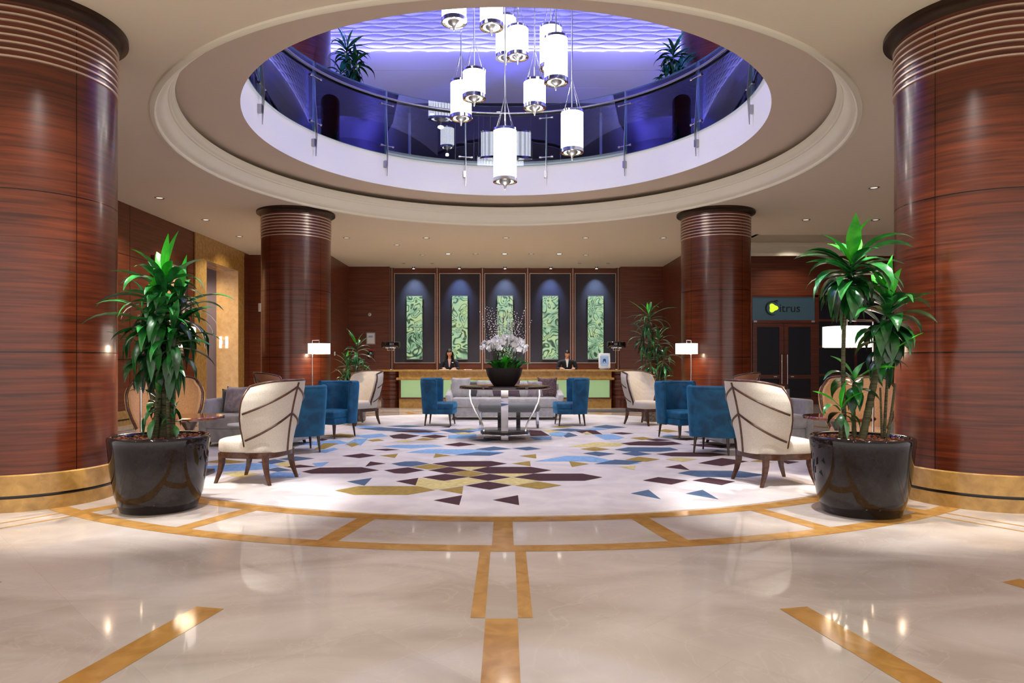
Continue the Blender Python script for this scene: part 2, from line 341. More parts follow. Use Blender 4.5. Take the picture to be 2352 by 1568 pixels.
    def pillow(s, a, b, t, m, M4=None, n=12):
        def pt(u, v, sg):
            U, V = u*2-1, v*2-1
            th = t*((1-abs(U)**3.2)*(1-abs(V)**3.2))**.45
            x = a*U*(1-.10*(1-V*V)); y = b*V*(1-.10*(1-U*U))
            p = Vector((x, sg*th, y)); return tuple(M4 @ p) if M4 is not None else tuple(p)
        return s.slab(lambda u, v: pt(u, v, -1), lambda u, v: pt(u, v, 1), n, n, m)
    def build(s, name, parent=None, smooth=35, recalc=True):
        me = bpy.data.meshes.new(name); me.from_pydata(s.v, [], s.f)
        for mm_ in s.mats: me.materials.append(mm_)
        me.polygons.foreach_set('material_index', s.m)
        if recalc:
            bm = bmesh.new(); bm.from_mesh(me); bmesh.ops.recalc_face_normals(bm, faces=bm.faces[:]); bm.to_mesh(me); bm.free()
        if smooth:
            me.polygons.foreach_set('use_smooth', [True]*len(me.polygons)); me.set_sharp_from_angle(angle=math.radians(smooth))
        me.update()
        o = bpy.data.objects.new(name, me); C.objects.link(o)
        if parent: o.parent = parent
        return o
def tag(o, label=None, cat=None, group=None, kind=None):
    if label: o['label'] = label
    if cat: o['category'] = cat
    if group: o['group'] = group
    if kind: o['kind'] = kind
    return o
def thing(name, label, cat, loc=(0, 0, 0), rz=0, group=None):
    o = bpy.data.objects.new(name, None); C.objects.link(o); o.location = loc; o.rotation_euler = (0, 0, rz)
    o.empty_display_size = .1
    return tag(o, label, cat, group)
def struct(mb, name, smooth=35, label=None, recalc=False):
    o = mb.build(name, None, smooth, recalc); o['kind'] = 'structure'
    if label: o['label'] = label
    return o
def dup(root, loc, rz, label=None, group=None, sx=None):
    def cp(o, par):
        c = o.copy(); C.objects.link(c)
        if par: c.parent = par
        for ch in [x for x in ALL if x.parent == o]: cp(ch, c)
        return c
    ALL = [x for x in C.objects]
    r = cp(root, None); r.location = loc; r.rotation_euler = (0, 0, rz)
    if label: r['label'] = label
    if group: r['group'] = group
    return r
def place(root, loc, rz): root.location = loc; root.rotation_euler = (0, 0, rz); return root
def rface(dx, dy): return math.atan2(dy, dx)-PI/2      # rotation so that local +Y looks along (dx, dy)

# ================================================================ structure
def ring_to_rect(mb, R, z, x0, x1, y0, y1, m, cy=OC, n=96, up=False):
    """flat sheet between a circle and a surrounding rectangle"""
    angs = sorted(set([2*PI*i/n for i in range(n)]+[math.atan2(yy-cy, xx) % (2*PI) for xx in (x0, x1) for yy in (y0, y1)]))
    vs = []
    for a in angs:
        dx, dy = math.cos(a), math.sin(a)
        t = min([(x1 if dx > 0 else x0)/dx if abs(dx) > 1e-9 else 1e9, ((y1 if dy > 0 else y0)-cy)/dy if abs(dy) > 1e-9 else 1e9])
        vs += [(R*dx, cy+R*dy, z), (t*dx, cy+t*dy, z)]
    K = len(angs); fs = []
    for i in range(K):
        j = (i+1) % K; f = (2*i, 2*i+1, 2*j+1, 2*j); fs.append(f if up else f[::-1])
    return mb.add(vs, fs, m)

XL, XR, YN, YB = -7.85, 12.0, -6.0, 20.9
# floor
b_ = MB(); b_.box(-11, XR+.2, YN, 28, -.12, 0, 'marble'); struct(b_, 'floor', 0, 'polished beige marble lobby floor')
# gold inlays laid into the floor
FX, FY = -.022, 11.5
inl = MB(); h = .0016
def fring(r0, r1, n=160):
    vs = []
    for i in range(n):
        a = 2*PI*i/n
        vs += [(FX+r0*math.cos(a), FY+r0*math.sin(a), h), (FX+r1*math.cos(a), FY+r1*math.sin(a), h)]
    inl.add(vs, [(2*i, 2*i+1, 2*((i+1) % n)+1, 2*((i+1) % n)) for i in range(n)], 'inlay')
def radial(deg, r0, r1, off0, off1):
    a = math.radians(deg); d = Vector((math.sin(a), -math.cos(a), 0)); t = Vector((math.cos(a), math.sin(a), 0)); c = Vector((FX, FY, h*.8))
    inl.add([c+d*r0+t*off0, c+d*r0+t*off1, c+d*r1+t*off1, c+d*r1+t*off0], [(0, 1, 2, 3)], 'inlay')
fring(5.70, 5.89); fring(6.61, 6.77)
for k in range(32):
    radial(k*11.25, 5.85, 6.64, -.078, .078)
    if k % 3 == 0 and k < 30 or k in (31-2,):
        pass
for k in range(-3, 4):
    if k in (0,): radial(0, 6.75, 7.99, -.16, -.085); radial(0, 6.75, 7.99, .085, .16)
    if abs(k) == 3: radial(k*11.25, 6.75, 9.5, -.115, -.085); radial(k*11.25, 6.75, 9.5, .085, .115)
    if abs(k) != 3: radial(k*11.25, 8.0, 13.5, -.082, .082)
struct(inl, 'floor_inlay', 0, 'gold marble bands laid into the beige floor')

# rug with its pattern
RY, RR = 11.5, 5.69
rug = MB()
def rug_r(a):
    r = RR
    for cxc in (-4.62, 4.62):
        dx, dy = cxc-FX, 15.05-RY; px_, py_ = math.cos(a), math.sin(a); t_ = dx*px_+dy*py_; q_ = dx*dx+dy*dy-t_*t_
        if t_ > 0 and q_ < .77**2: r = min(r, t_-math.sqrt(.77**2-q_))
    return r
nr = 360; vs = [(FX, RY, .012)]
for i in range(nr):
    a = 2*PI*i/nr; r = rug_r(a)
    vs += [(FX+(r-.01)*math.cos(a), RY+(r-.01)*math.sin(a), .012), (FX+r*math.cos(a), RY+r*math.sin(a), .006), (FX+r*math.cos(a), RY+r*math.sin(a), 0)]
fs = []
for i in range(nr):
    j = (i+1) % nr; fs += [(0, 1+3*i, 1+3*j), (1+3*i, 2+3*i, 2+3*j, 1+3*j), (2+3*i, 3+3*i, 3+3*j, 2+3*j)]
rug.add(vs, fs, 'rug_base')
pats = []
Lc = lambda *p: [(400+x/2.94, 900+y/2.94) for x, y in p]
Rc = lambda *p: [(1100+x/2.94, 900+y/2.94) for x, y in p]
P_ = [
 ('M', Lc((860,545),(985,517),(1265,514),(1385,535),(1250,557),(925,558))),
 ('N', Lc((1465,490),(1560,475),(1640,474),(1725,490),(1600,510),(1520,505))),
 ('M', Lc((1325,475),(1430,490),(1290,510))),
 ('M', Lc((1740,490),(1880,473),(2140,472),(2250,490),(2120,512),(1870,512))),
 ('G', Lc((1600,513),(1730,492),(1860,513),(1720,530))),
 ('M', Lc((1415,535),(1580,515),(1690,535),(1560,558),(1490,556))),
 ('M', Lc((1715,535),(1860,513),(1980,535),(1840,557))),
 ('G', Lc((1850,558),(1985,535),(2110,558),(2000,580))),
 ('Y', Lc((1880,512),(2120,512),(2000,533))),
 ('M', Rc((-53,535),(60,512),(350,512),(490,535),(370,557),(60,557))),
 ('Y', Rc((80,557),(360,557),(225,583))),
 ('M', Lc((1675,583),(1830,560),(1990,580),(1820,608))),
 ('M', Lc((1985,583),(2130,560),(2275,583),(2120,608))),
 ('Y', Lc((1655,587),(1830,608),(1985,585),(2115,608),(1980,634),(1770,668),(1625,640))),
 ('M', Lc((1650,587),(1495,610),(1630,638))),
 ('N', Lc((1337,587),(1165,612),(1285,640))),
 ('G', Lc((1085,673),(1250,643),(1640,643),(1765,670),(1580,703),(1215,703))),
 ('G', Lc((1953,643),(1785,668),(1945,697))),
 ('M', Lc((1945,705),(1750,740),(1925,773))),
 ('M', Lc((2120,612),(2280,638),(2130,668),(1965,640))),
 ('M', Lc((2322,705),(2150,738),(2330,773))),
 ('M', Lc((1270,420),(1365,435),(1250,453),(1130,438))),
 ('G', Lc((1513,422),(1385,435),(1490,452))), ('G', Lc((1765,422),(1870,435),(1750,450))),
 ('M', Lc((1440,388),(1525,395),(1430,403),(1335,393))),
 ('B', Lc((1560,415),(1700,392),(2000,392),(2240,412),(2080,430),(1880,425))),
 ('N', Lc((1890,432),(2050,410),(2230,415),(2130,437))),
 ('B', Lc((1400,375),(1500,362),(1750,362),(1830,372),(1600,388))),
 ('N', Lc((2030,392),(2160,373),(2280,390),(2130,402))), ('N', Lc((2280,385),(2400,375),(2480,390),(2380,400))),
 ('M', Lc((1820,362),(1930,345),(2040,360),(1920,373))),
 ('B', Lc((830,345),(1110,330),(1180,350),(1050,368),(850,362))),
 ('B', Lc((1150,362),(1220,322),(1310,320),(1260,366))), ('G', Lc((1160,358),(1220,345),(1250,360),(1200,377))),
 ('B', Lc((940,412),(1080,382),(1110,392),(1020,418))), ('G', Lc((940,395),(1010,350),(1110,352),(1010,392))),
 ('N', Lc((700,460),(820,440),(950,455),(820,472))), ('N', Lc((560,480),(680,460),(760,475),(640,497))),
 ('B', Lc((190,510),(520,485),(760,500),(600,530),(280,545),(170,535))),
 ('B', Lc((600,570),(700,545),(860,560),(800,585),(620,590))), ('N', Lc((600,535),(700,515),(800,535),(700,545))),
 ('M', Lc((740,512),(850,497),(970,512),(800,520))), ('B', Lc((930,488),(1050,478),(1000,510),(960,512))),
 ('Y', Lc((680,500),(740,478),(850,492),(760,512))), ('G', Lc((200,480),(330,460),(500,478),(380,490))),
 ('Y', Lc((330,560),(430,542),(590,560),(450,590))), ('N', Lc((640,455),(700,440),(650,430),(560,440))),
 ('N', Lc((1240,250),(1400,242),(1770,262),(1600,272),(1380,265))), ('M', Lc((1460,272),(1600,262),(1790,270),(1700,282))),
 ('N', Lc((1790,262),(1900,252),(2040,272),(1920,290))), ('M', Lc((1450,300),(1540,285),(1660,300),(1560,322),(1480,318))),
 ('B', Lc((1850,295),(2040,288),(2040,320),(1850,320))), ('M', Lc((1660,305),(1760,292),(1850,305),(1760,318))),
 ('G', Lc((1620,330),(1680,315),(1800,322),(1700,333))), ('G', Lc((1000,300),(1120,285),(1280,298),(1180,315))),
 ('B', Lc((1200,300),(1400,286),(1450,303),(1300,318))), ('N', Lc((1420,235),(1560,228),(1700,236),(1560,244))),
 ('B', Lc((1180,240),(1300,232),(1420,240),(1300,248))), ('G', Lc((1300,330),(1380,322),(1420,332),(1340,340))),
 ('M', Lc((1800,240),(1870,232),(1860,245))), ('Y', Lc((1880,282),(1960,276),(2040,284),(1960,292))),
 ('B', Lc((1560,283),(1700,278),(1850,286),(1700,292))), ('M', Lc((960,330),(1000,318),(1040,326),(1000,336))),
 ('G', Lc((1880,258),(1990,250),(2060,258),(1990,264))), ('Y', Lc((1480,340),(1560,326),(1640,336),(1560,344))),
 ('M', Rc((235,583),(370,558),(700,558),(835,583),(715,607),(410,607))),
 ('Y', Rc((75,612),(225,585),(405,607),(262,637),(230,636))),
 ('G', Rc((245,640),(400,612),(560,638),(410,665))),
 ('G', Rc((345,473),(220,490),(350,508))), ('G', Rc((385,425),(270,438),(388,455))), ('G', Rc((608,473),(745,492),(628,513))),
 ('B', Rc((370,475),(590,437),(760,440),(880,465),(1100,487),(1030,497),(700,475))),
 ('N', Rc((775,493),(920,463),(1110,475),(1010,497))), ('G', Rc((985,465),(1075,443),(1225,460),(1130,477))),
 ('N', Rc((700,420),(790,408),(920,423),(810,440))), ('N', Rc((960,423),(1050,405),(1170,425),(1060,438))),
 ('N', Rc((915,395),(1010,378),(1290,380),(1350,397),(1220,410),(990,408))), ('G', Rc((680,390),(780,377),(885,392),(780,405))),
 ('Y', Rc((600,375),(780,345),(1000,352),(940,372),(700,378))),
 ('M', Rc((955,352),(1080,338),(1310,340),(1375,357),(1230,368),(1020,365))),
 ('G', Rc((1020,315),(1110,308),(1180,320),(1100,330))), ('M', Rc((1130,327),(1200,320),(1310,332),(1200,338))),
 ('Y', Rc((1260,462),(1340,448),(1480,460),(1380,478))),
 ('M', Rc((1195,425),(1320,413),(1580,415),(1680,430),(1560,443),(1300,440))),
 ('M', Rc((1480,487),(1640,452),(1820,475),(1640,507))), ('G', Rc((1830,475),(1900,463),(1985,485))),
 ('M', Rc((1360,495),(1255,515),(1425,535))),
 ('N', Rc((1340,555),(1430,537),(1760,540),(1935,567),(1800,585),(1480,580))),
 ('M', Rc((1105,605),(1210,582),(1410,605),(1300,633))), ('M', Rc((1440,605),(1550,585),(1730,612),(1640,637))),
 ('N', Rc((1145,668),(1025,693),(1228,732))), ('N', Rc((1510,668),(1395,695),(1618,733))),
 ('M', Rc((2020,465),(2165,478),(2085,493))), ('Y', Rc((1060,503),(945,510),(1050,533))),
 ('B', Rc((775,295),(900,290),(985,312),(940,325),(850,328))), ('M', Rc((640,265),(780,260),(835,290),(720,290))),
 ('Y', Rc((690,285),(730,272),(770,290))), ('N', Rc((540,285),(610,278),(670,300),(590,313))), ('B', Rc((470,285),(540,272),(600,284),(560,308),(490,300))),
 ('M', Rc((330,260),(420,265),(480,300),(350,302))), ('B', Rc((340,308),(490,303),(490,327),(380,330))),
 ('Y', Rc((420,262),(500,258),(560,270),(480,280))), ('N', Rc((760,240),(860,226),(1000,243),(880,252))),
 ('B', Rc((700,255),(800,246),(880,256),(780,264))), ('N', Rc((480,262),(600,250),(740,262),(620,272))), 
 ('M', Rc((885,283),(960,276),(1050,285),(970,292))), ('G', Rc((1195,265),(1260,255),(1360,270),(1280,278))),
 ('B', Rc((1230,300),(1290,292),(1350,303),(1280,310))), ('M', Rc((1420,360),(1550,355),(1720,370),(1640,385),(1480,372))),
 ('N', Rc((1560,410),(1610,398),(1700,412))), ('N', Rc((1380,270),(1480,265),(1480,300),(1430,290))),
 ('M', Rc((1300,322),(1420,315),(1480,325),(1400,332))), ('G', Rc((480,240),(560,232),(640,240),(560,246))),
 ('N', Rc((100,262),(200,256),(300,262),(200,270))), ('M', Rc((150,285),(250,276),(330,290),(240,296))), ('G', Rc((0,275),(80,268),(160,276),(80,284))),
 ('B', Rc((-120,262),(-20,256),(60,262),(-20,268))), ('N', Rc((-60,330),(60,318),(160,328),(40,340))),
]
for i, (k, pl) in enumerate(P_):
    pts = [fl(x, y) for x, y in pl]
    pts = [(x, y) for x, y in pts if math.hypot(x-FX, y-RY) < RR+.5]
    if len(pts) >= 3: rug.add([(x, y, .0125+i*.00001+.0004) for x, y in pts], [tuple(range(len(pts)))], 'rug'+k)
o = rug.build('round_rug', None, 0, False); 
# make all pattern faces look up
bm = bmesh.new(); bm.from_mesh(o.data)
for f in bm.faces:
    if len(f.verts) > 2 and f.normal.z < -.5 and f.material_index > 0: f.normal_flip()
bm.to_mesh(o.data); bm.free()
tag(o, 'huge round off-white rug with blue, gold and maroon angular shapes', 'rug')

# lobby ceiling with the big round opening
b_ = MB(); ring_to_rect(b_, 5.13, CZ, -11, XR+.2, YN, 17.6, 'ceil')
for x0, x1, y0, y1 in ((-11, 6.5, 17.6, 24.2), (6.5, XR+.2, 20.4, 24.2)):
    b_.add([(x0, y0, CZ), (x1, y0, CZ), (x1, y1, CZ), (x0, y1, CZ)], [(3, 2, 1, 0)], 'ceil')
struct(b_, 'ceiling', 0, 'tan painted lobby ceiling with a large round opening')
b_ = MB()   # tray recess on the right
b_.box(6.4, XR+.2, 17.5, 20.5, 5.15, 5.2, 'ceil'); b_.box(6.4, 6.5, 17.5, 20.5, CZ, 5.15, 'cream_trim'); b_.box(6.4, XR, 17.5, 17.6, CZ+.002, 5.15, 'ceil')
b_.box(6.5, XR, 20.4, 20.5, CZ-.1, 5.15, 'cream_trim')
for z0, z1, d in ((CZ-.11, CZ-.02, .05), (CZ+.16, CZ+.22, .04), (CZ+.22, CZ+.28, .07)): b_.box(6.5, XR, 20.4-d, 20.4, z0, z1, 'cream_trim')
struct(b_, 'trim_1', 0, 'cream stepped tray recess in the ceiling at the right')
# cornice ring
prof = [(5.16, 4.575), (5.155, 4.548), (5.13, 4.535), (5.10, 4.535), (5.085, 4.552), (5.085, 4.575), (5.06, 4.59), (5.03, 4.60), (4.995, 4.63), (4.97, 4.67), (4.955, 4.72),
        (4.945, 4.77), (4.925, 4.775), (4.915, 4.80), (4.90, 4.81), (4.875, 4.83), (4.862, 4.86), (4.86, 4.92), (4.90, 4.935), (5.25, 4.935)]
b_ = MB(); b_.lathe(prof, 'cream_trim', 160, (0, OC)); struct(b_, 'trim_2', 30, 'cream crown moulding ring around the round opening')
# soffit and fascia
b_ = MB(); b_.lathe([(5.34, CZ), (5.34, 5.02), (5.30, 5.02)], 'soffit', 160, (0, OC)); b_.lathe([(5.34, 5.02), (4.04, 5.0)], 'soffit', 160, (0, OC))
struct(b_, 'trim_3', 30, 'tan flat soffit ring inside the moulding')
b_ = MB(); b_.lathe([(4.04, 5.0), (4.04, 5.70), (4.03, 5.70)], 'white_fascia', 160, (0, OC)); b_.lathe([(4.03, 5.70), (4.03, 5.745), (4.20, 5.745)], 'grey_stone', 160, (0, OC))
struct(b_, 'trim_4', 30, 'white curved slab edge below the glass railing')

# upper level
ZU, ZT, ZR = 5.74, 9.32, 12.3
UX, UN, UF = 8.0, 3.5, 27.0
b_ = MB(); ring_to_rect(b_, 4.19, ZU, -UX, UX, UN, UF, 'upper_floor', up=True); struct(b_, 'floor_upper', 0, 'carpet of the upper gallery')
b_ = MB()
b_.box(-UX-.1, -UX, UN, UF, ZU, ZT, 'upper_wall'); struct(b_, 'wall_upper_left', 0)
b_ = MB(); b_.box(UX, UX+.1, UN, UF, ZU, ZT, 'upper_wall'); struct(b_, 'wall_upper_right', 0)
b_ = MB(); b_.box(-UX, UX, UF, UF+.1, ZU, ZT, 'upper_dark'); b_.box(-UX, UX, 23.9, 24.0, ZU, ZT-1.0, 'upper_dark'); struct(b_, 'wall_upper_back', 0)
b_ = MB(); b_.box(-UX, UX, UN-.1, UN, ZU, ZT, 'upper_wall'); struct(b_, 'wall_upper_front', 0)
b_ = MB()
HX, HN, HF = 5.75, 5.6, 17.6
b_.box(-UX, -HX, UN, HF, ZT, ZT+.1, 'upper_ceil'); b_.box(HX, UX, UN, HF, ZT, ZT+.1, 'upper_ceil'); b_.box(-HX, HX, UN, HN, ZT, ZT+.1, 'upper_ceil')
for k in range(3): b_.box(-UX, UX, HF+k*1.2+.012, HF+(k+1)*1.2-.012, ZT, ZT+.1, 'upper_ceil')
b_.box(-UX, UX, HF, HF+3.6, ZT+.02, ZT+.12, 'upper_dark')
b_.box(-UX, UX, HF+3.6, UF, ZT, ZT+.1, 'upper_dark')
b_.box(-HX, HX, HN, HF, ZR, ZR+.1, 'upper_ceil')
struct(b_, 'ceiling_upper', 0, 'lavender lit ceiling panels of the upper gallery')
def wave_h(u, z, p=.105, lam=1.0, A=.042):
    k = math.floor(z/p); ed = lambda q: q*p+(A if q % 2 else -A)*math.sin(2*PI*u/lam+.35*math.floor(q/2))
    while z < ed(k): k -= 1
    while z >= ed(k+1): k += 1
    t = (z-ed(k))/(ed(k+1)-ed(k)); return .050*math.sin(PI*t)**.8
b_ = MB(); nu, nv = 420, 210
b_.grid(lambda u, v: (-HX+2*HX*u, HF-wave_h(-HX+2*HX*u, 3*v), ZT-.04+3*v), nu, nv, 'wave'); struct(b_, 'wall_wave_back', 60, 'white wave relief wall washed with violet light')
for s, nm in ((-1, 'wall_wave_left'), (1, 'wall_wave_right')):
    b_ = MB(); b_.grid(lambda u, v: (s*(HX-wave_h((HF-HN)*u, 3*v)), HN+(HF-HN)*u, ZT-.04+3*v), 260, 160, 'wave'); struct(b_, nm, 60)
b_ = MB(); b_.box(-HX, HX, HN-.1, HN, ZT-.04, ZR, 'upper_wall'); struct(b_, 'wall_wave_front', 0)

# walls of the lobby
def seams(b_, axis, fixed, lo, hi, zs, ups, thick=.006):
    pass
b_ = MB()
DY0, DY1, DZ = 17.84, 19.95, 3.95      # opening in the left wall
b_.box(XL-.2, XL, 6, 17.2, .3, CZ, 'wood_wall')
b_.box(XL-.2, XL, 20.4, YB, .3, CZ, 'wood_wall')
for z in (1.35, 3.51): b_.box(XL-.01, XL+.002, 6, 17.2, z-.006, z+.006, 'mosaic')
for y in (11.4, 14.25, 17.16): b_.box(XL-.01, XL+.003, y-.006, y+.006, .3, CZ, 'mosaic')
struct(b_, 'wall_left', 0, 'glossy red-brown wood veneer wall at the left')
b_ = MB()
b_.box(XL-.25, XL+.03, 17.2, DY0, 0, CZ, 'gold_stone'); b_.box(XL-.25, XL+.03, DY1, 20.4, 0, CZ, 'gold_stone'); b_.box(XL-.25, XL+.03, DY0, DY1, DZ, CZ, 'gold_stone')
b_.box(XL-.61, XL-.25, DY1, DY1+.3, 0, DZ+.2, 'lit_gold_stone'); b_.box(XL-.02, XL+.031, DY1-.01, DY1, 0, DZ, 'lit_gold_stone')
b_.box(XL-.25, XL, DY1-.012, DY1, 0, DZ, 'lit_gold_stone')
b_.box(XL-.61, XL-.25, DY0-.3, DY0, 0, DZ+.2, 'lit_gold_stone'); b_.box(XL-.61, XL-.25, DY0-.3, DY1+.3, DZ, DZ+.2, 'lit_gold_stone')
struct(b_, 'door_1', 0, 'gold marble portal in the left wall')
b_ = MB(); b_.box(XL-2.6, XL-.4, 20.3, 20.5, 0, CZ, 'purple_wall'); b_.box(XL-2.7, XL-2.6, 15, 20.5, 0, CZ, 'purple_wall'); struct(b_, 'wall_passage', 0, 'mauve wall of the passage beyond the portal')
b_ = MB(); b_.box(XL, XL+.02, 6, 17.2, 0, .30, 'gold_stone'); b_.box(XL, XL+.024, 6, 17.2, .10, .13, 'mosaic'); b_.box(XL, -5.4, YB-.02, YB, 0, .3, 'gold_stone'); struct(b_, 'baseboard_left', 0, 'gold marble skirting at the left wall')
NB, NX = 23.5, 5.4
b_ = MB(); b_.box(XL-.2, -NX-.2, YB, YB+.2, 0, CZ, 'wood_wall'); b_.box(-NX-.2, -NX, YB, NB, 0, CZ, 'wood_wall'); struct(b_, 'wall_niche_left', 0, 'wood veneer return wall left of the reception')
b_ = MB(); b_.box(NX+.2, 7.5, YB, YB+.2, 0, CZ, 'wood_wall'); b_.box(NX, NX+.2, YB, NB, 0, CZ, 'wood_wall'); struct(b_, 'wall_niche_right', 0, 'wood veneer return wall right of the reception')
b_ = MB(); PXW = 3.98
b_.box(-NX, -.03-PXW, NB, NB+.5, 0, CZ, 'wood_wall'); b_.box(-.03+PXW, NX, NB, NB+.5, 0, CZ, 'wood_wall'); b_.box(-PXW-.03, PXW-.03, 23.9, 24.0, 0, CZ, 'wood_wall')
struct(b_, 'wall_back', 0, 'dark wood veneer wall behind the reception')
# pilasters between the panels
b_ = MB()
for i in range(6):
    x = -.03+(i-2.5)*PW
    b_.box(x-.065, x+.065, 23.82, 23.9, 0, CZ, 'wood_wall'); b_.box(x-.012, x+.012, 23.80, 23.82, 0, CZ, 'bronze_strip')
struct(b_, 'trim_5', 0, 'wood pilasters with polished strips between the reception panels')
# wall on the right with the restaurant entrance
b_ = MB(); W0 = 7.5; D0, D1 = wx(1729, YB), wx(1872, YB); ZS0, ZS1 = wz(735, YB), wz(682, YB)
b_.box(W0, XR, YB, YB+.2, ZS1+.06, CZ+.7, 'wood_wall')
struct(b_, 'wall_right_back', 0, 'dark wood veneer wall above the restaurant entrance')
b_ = MB(); b_.box(XR, XR+.2, 6, YB+.2, 0, CZ+.7, 'wood_wall'); struct(b_, 'wall_right', 0, 'wood veneer wall at the far right')
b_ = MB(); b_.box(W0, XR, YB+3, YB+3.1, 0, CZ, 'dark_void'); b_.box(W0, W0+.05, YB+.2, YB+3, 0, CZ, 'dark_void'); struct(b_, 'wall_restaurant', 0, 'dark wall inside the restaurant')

# columns
def column(x, y, label, r=.71, seam=0):
    t = thing('column', label, 'column', (x, y, 0), 0, None)
    b = MB(); b.lathe([(r, .32), (r, 4.50)], 'wood', 72)
    for z in (1.40, 2.83): b.lathe([(r, z-.004), (r+.0015, z-.004), (r+.0015, z+.004), (r, z+.004)], 'mosaic', 72)
    for k in range(4):
        a = seam+k*PI/2; p = Vector((math.cos(a)*r, math.sin(a)*r, 0)); tt = Vector((-math.sin(a), math.cos(a), 0))*.003; n = Vector((math.cos(a), math.sin(a), 0))*.0015
        b.add([p-tt+n+Vector((0, 0, .32)), p+tt+n+Vector((0, 0, .32)), p+tt+n+Vector((0, 0, 4.4)), p-tt+n+Vector((0, 0, 4.4))], [(0, 1, 2, 3)], 'mosaic')
    b.build('shaft', t)
    b = MB(); b.lathe([(r+.02, 0), (r+.02, .118), (r+.02, .118)], 'gold_stone', 72); b.lathe([(r+.02, .118), (r+.021, .12), (r+.021, .142), (r+.02, .144)], 'mosaic', 72)
    b.lathe([(r+.02, .144), (r+.02, .315), (r, .325)], 'gold_stone', 72); b.build('plinth', t)
    for k in range(8):
        b = MB(); z = 3.98+k*.062
        b.lathe([(r, z-.011), (r+.014, z-.008), (r+.014, z+.008), (r, z+.011)], 'bronze_strip', 72); b.build('metal_band', t)
    b = MB(); b.lathe([(r, 4.46), (r+.02, 4.49), (r+.06, 4.515), (r+.10, 4.525), (r+.10, CZ), (r-.05, CZ)], 'bronze', 72); b.build('capital', t)
    return t
column(-4.58, 6.62, 'massive round wood column at the left, nearest the camera', seam=math.radians(-28))
column(4.58, 6.62, 'massive round wood column at the right, nearest the camera', seam=math.radians(208))
column(-4.62, 15.05, 'round wood column standing at the left, far side of the rug', .735, math.radians(-30))
column(4.62, 15.05, 'round wood column standing at the right, far side of the rug', .735, math.radians(210))
for s in (-1, 1):
    b_ = MB(); b_.lathe([(.735, ZU), (.735, ZT)], 'wood', 72, (s*4.62, 15.05)); o = b_.build('upper_column')
    tag(o, 'wood column lit blue on the upper gallery, at the '+('left' if s < 0 else 'right'), 'column', 'upper columns')

# ================================================================ glass balustrade around the opening
bal = thing('glass_balustrade', 'curved glass railing with steel handrail around the upper opening', 'railing', (0, OC, ZU))
RG = 4.00
NP = 14; stp = 2*PI/NP
for k in range(NP):
    a0 = PI/2+k*stp+.004; a1 = a0+stp-.008; b = MB()       # seams at the brackets' half angles, see below
    off = stp/2
    b.lathe([(RG, -.10), (RG, 1.22), (RG-.012, 1.22), (RG-.012, -.10), (RG, -.10)], 'glass', 14, a0=a0+off-stp, a1=a1+off-stp)
    g = b.build('glass_panel', bal, 30)
    b = MB()
    for aa in (a0+off-stp, a1+off-stp):
        c_, s_ = math.cos(aa), math.sin(aa)
        b.tube([(RG*c_-.006*c_, RG*s_-.006*s_, -.10), (RG*c_-.006*c_, RG*s_-.006*s_, 1.22)], .0045, 'glass_edge', 6)
    pts = [((RG-.006)*math.cos(a0+off-stp+(a1-a0)*i/14), (RG-.006)*math.sin(a0+off-stp+(a1-a0)*i/14), zz) for zz in (1.22,) for i in range(15)]
    b.tube(pts, .004, 'glass_edge', 6)
    pts = [((RG-.006)*math.cos(a0+off-stp+(a1-a0)*i/14), (RG-.006)*math.sin(a0+off-stp+(a1-a0)*i/14), -.10) for i in range(15)]
    b.tube(pts, .004, 'glass_edge', 6)
    b.build('polished_edge', g, 40)
for k in range(NP):
    a = PI/2+(k+.5)*stp; T = Matrix.Rotation(a, 4, 'Z'); b = MB(); b.T = T
    # tapered steel blade: from below the slab edge up to the rail
    pr = [(4.032, -.55), (4.045, .10), (4.055, .95), (4.075, .95), (4.085, .10), (4.038, -.55)]
    pr = [(RG+.02, -.50), (RG+.02, 0), (RG+.09, .55), (RG+.10, 1.0), (RG+.14, 1.0), (RG+.17, .45), (RG+.09, -.02), (RG+.03, -.50)]
    pr = [(RG-.03, -.56), (RG-.07, -.05), (RG-.02, .5), (RG+.01, 1.02), (RG+.05, 1.02), (RG+.03, .45), (RG-.015, -.05), (RG-.02, -.56)]
    n = len(pr)
    b.add([(r, y, z) for y in (-.006, .006) for r, z in pr], [tuple(range(n))[::-1], tuple(range(n, 2*n))]+[(i, (i+1) % n, n+(i+1) % n, n+i) for i in range(n)], 'steel')
    p = b.build('baluster', bal, 0)
    b = MB(); b.T = T; b.box(RG-.03, RG+.038, -.012, .05, -.38, -.24, 'steel'); b.build('mounting_plate', p, 0)
    for z in (.07, .93):
        b = MB(); b.T = T; b.tube([(RG-.02, -.155, z), (RG-.02, -.154, z), (RG-.02, -.106, z), (RG-.02, -.105, z), (RG-.02, .105, z), (RG-.02, .106, z), (RG-.02, .154, z), (RG-.02, .155, z)], [.001, .024, .024, .011, .011, .024, .024, .001], 'chrome', 10)
        b.build('glass_clamp', p, 40)
b = MB(); pts = [((RG-.06)*math.cos(2*PI*i/120), (RG-.06)*math.sin(2*PI*i/120), 1.05) for i in range(121)]; b.tube(pts, .024, 'steel', 10); b.build('handrail', bal, 60)

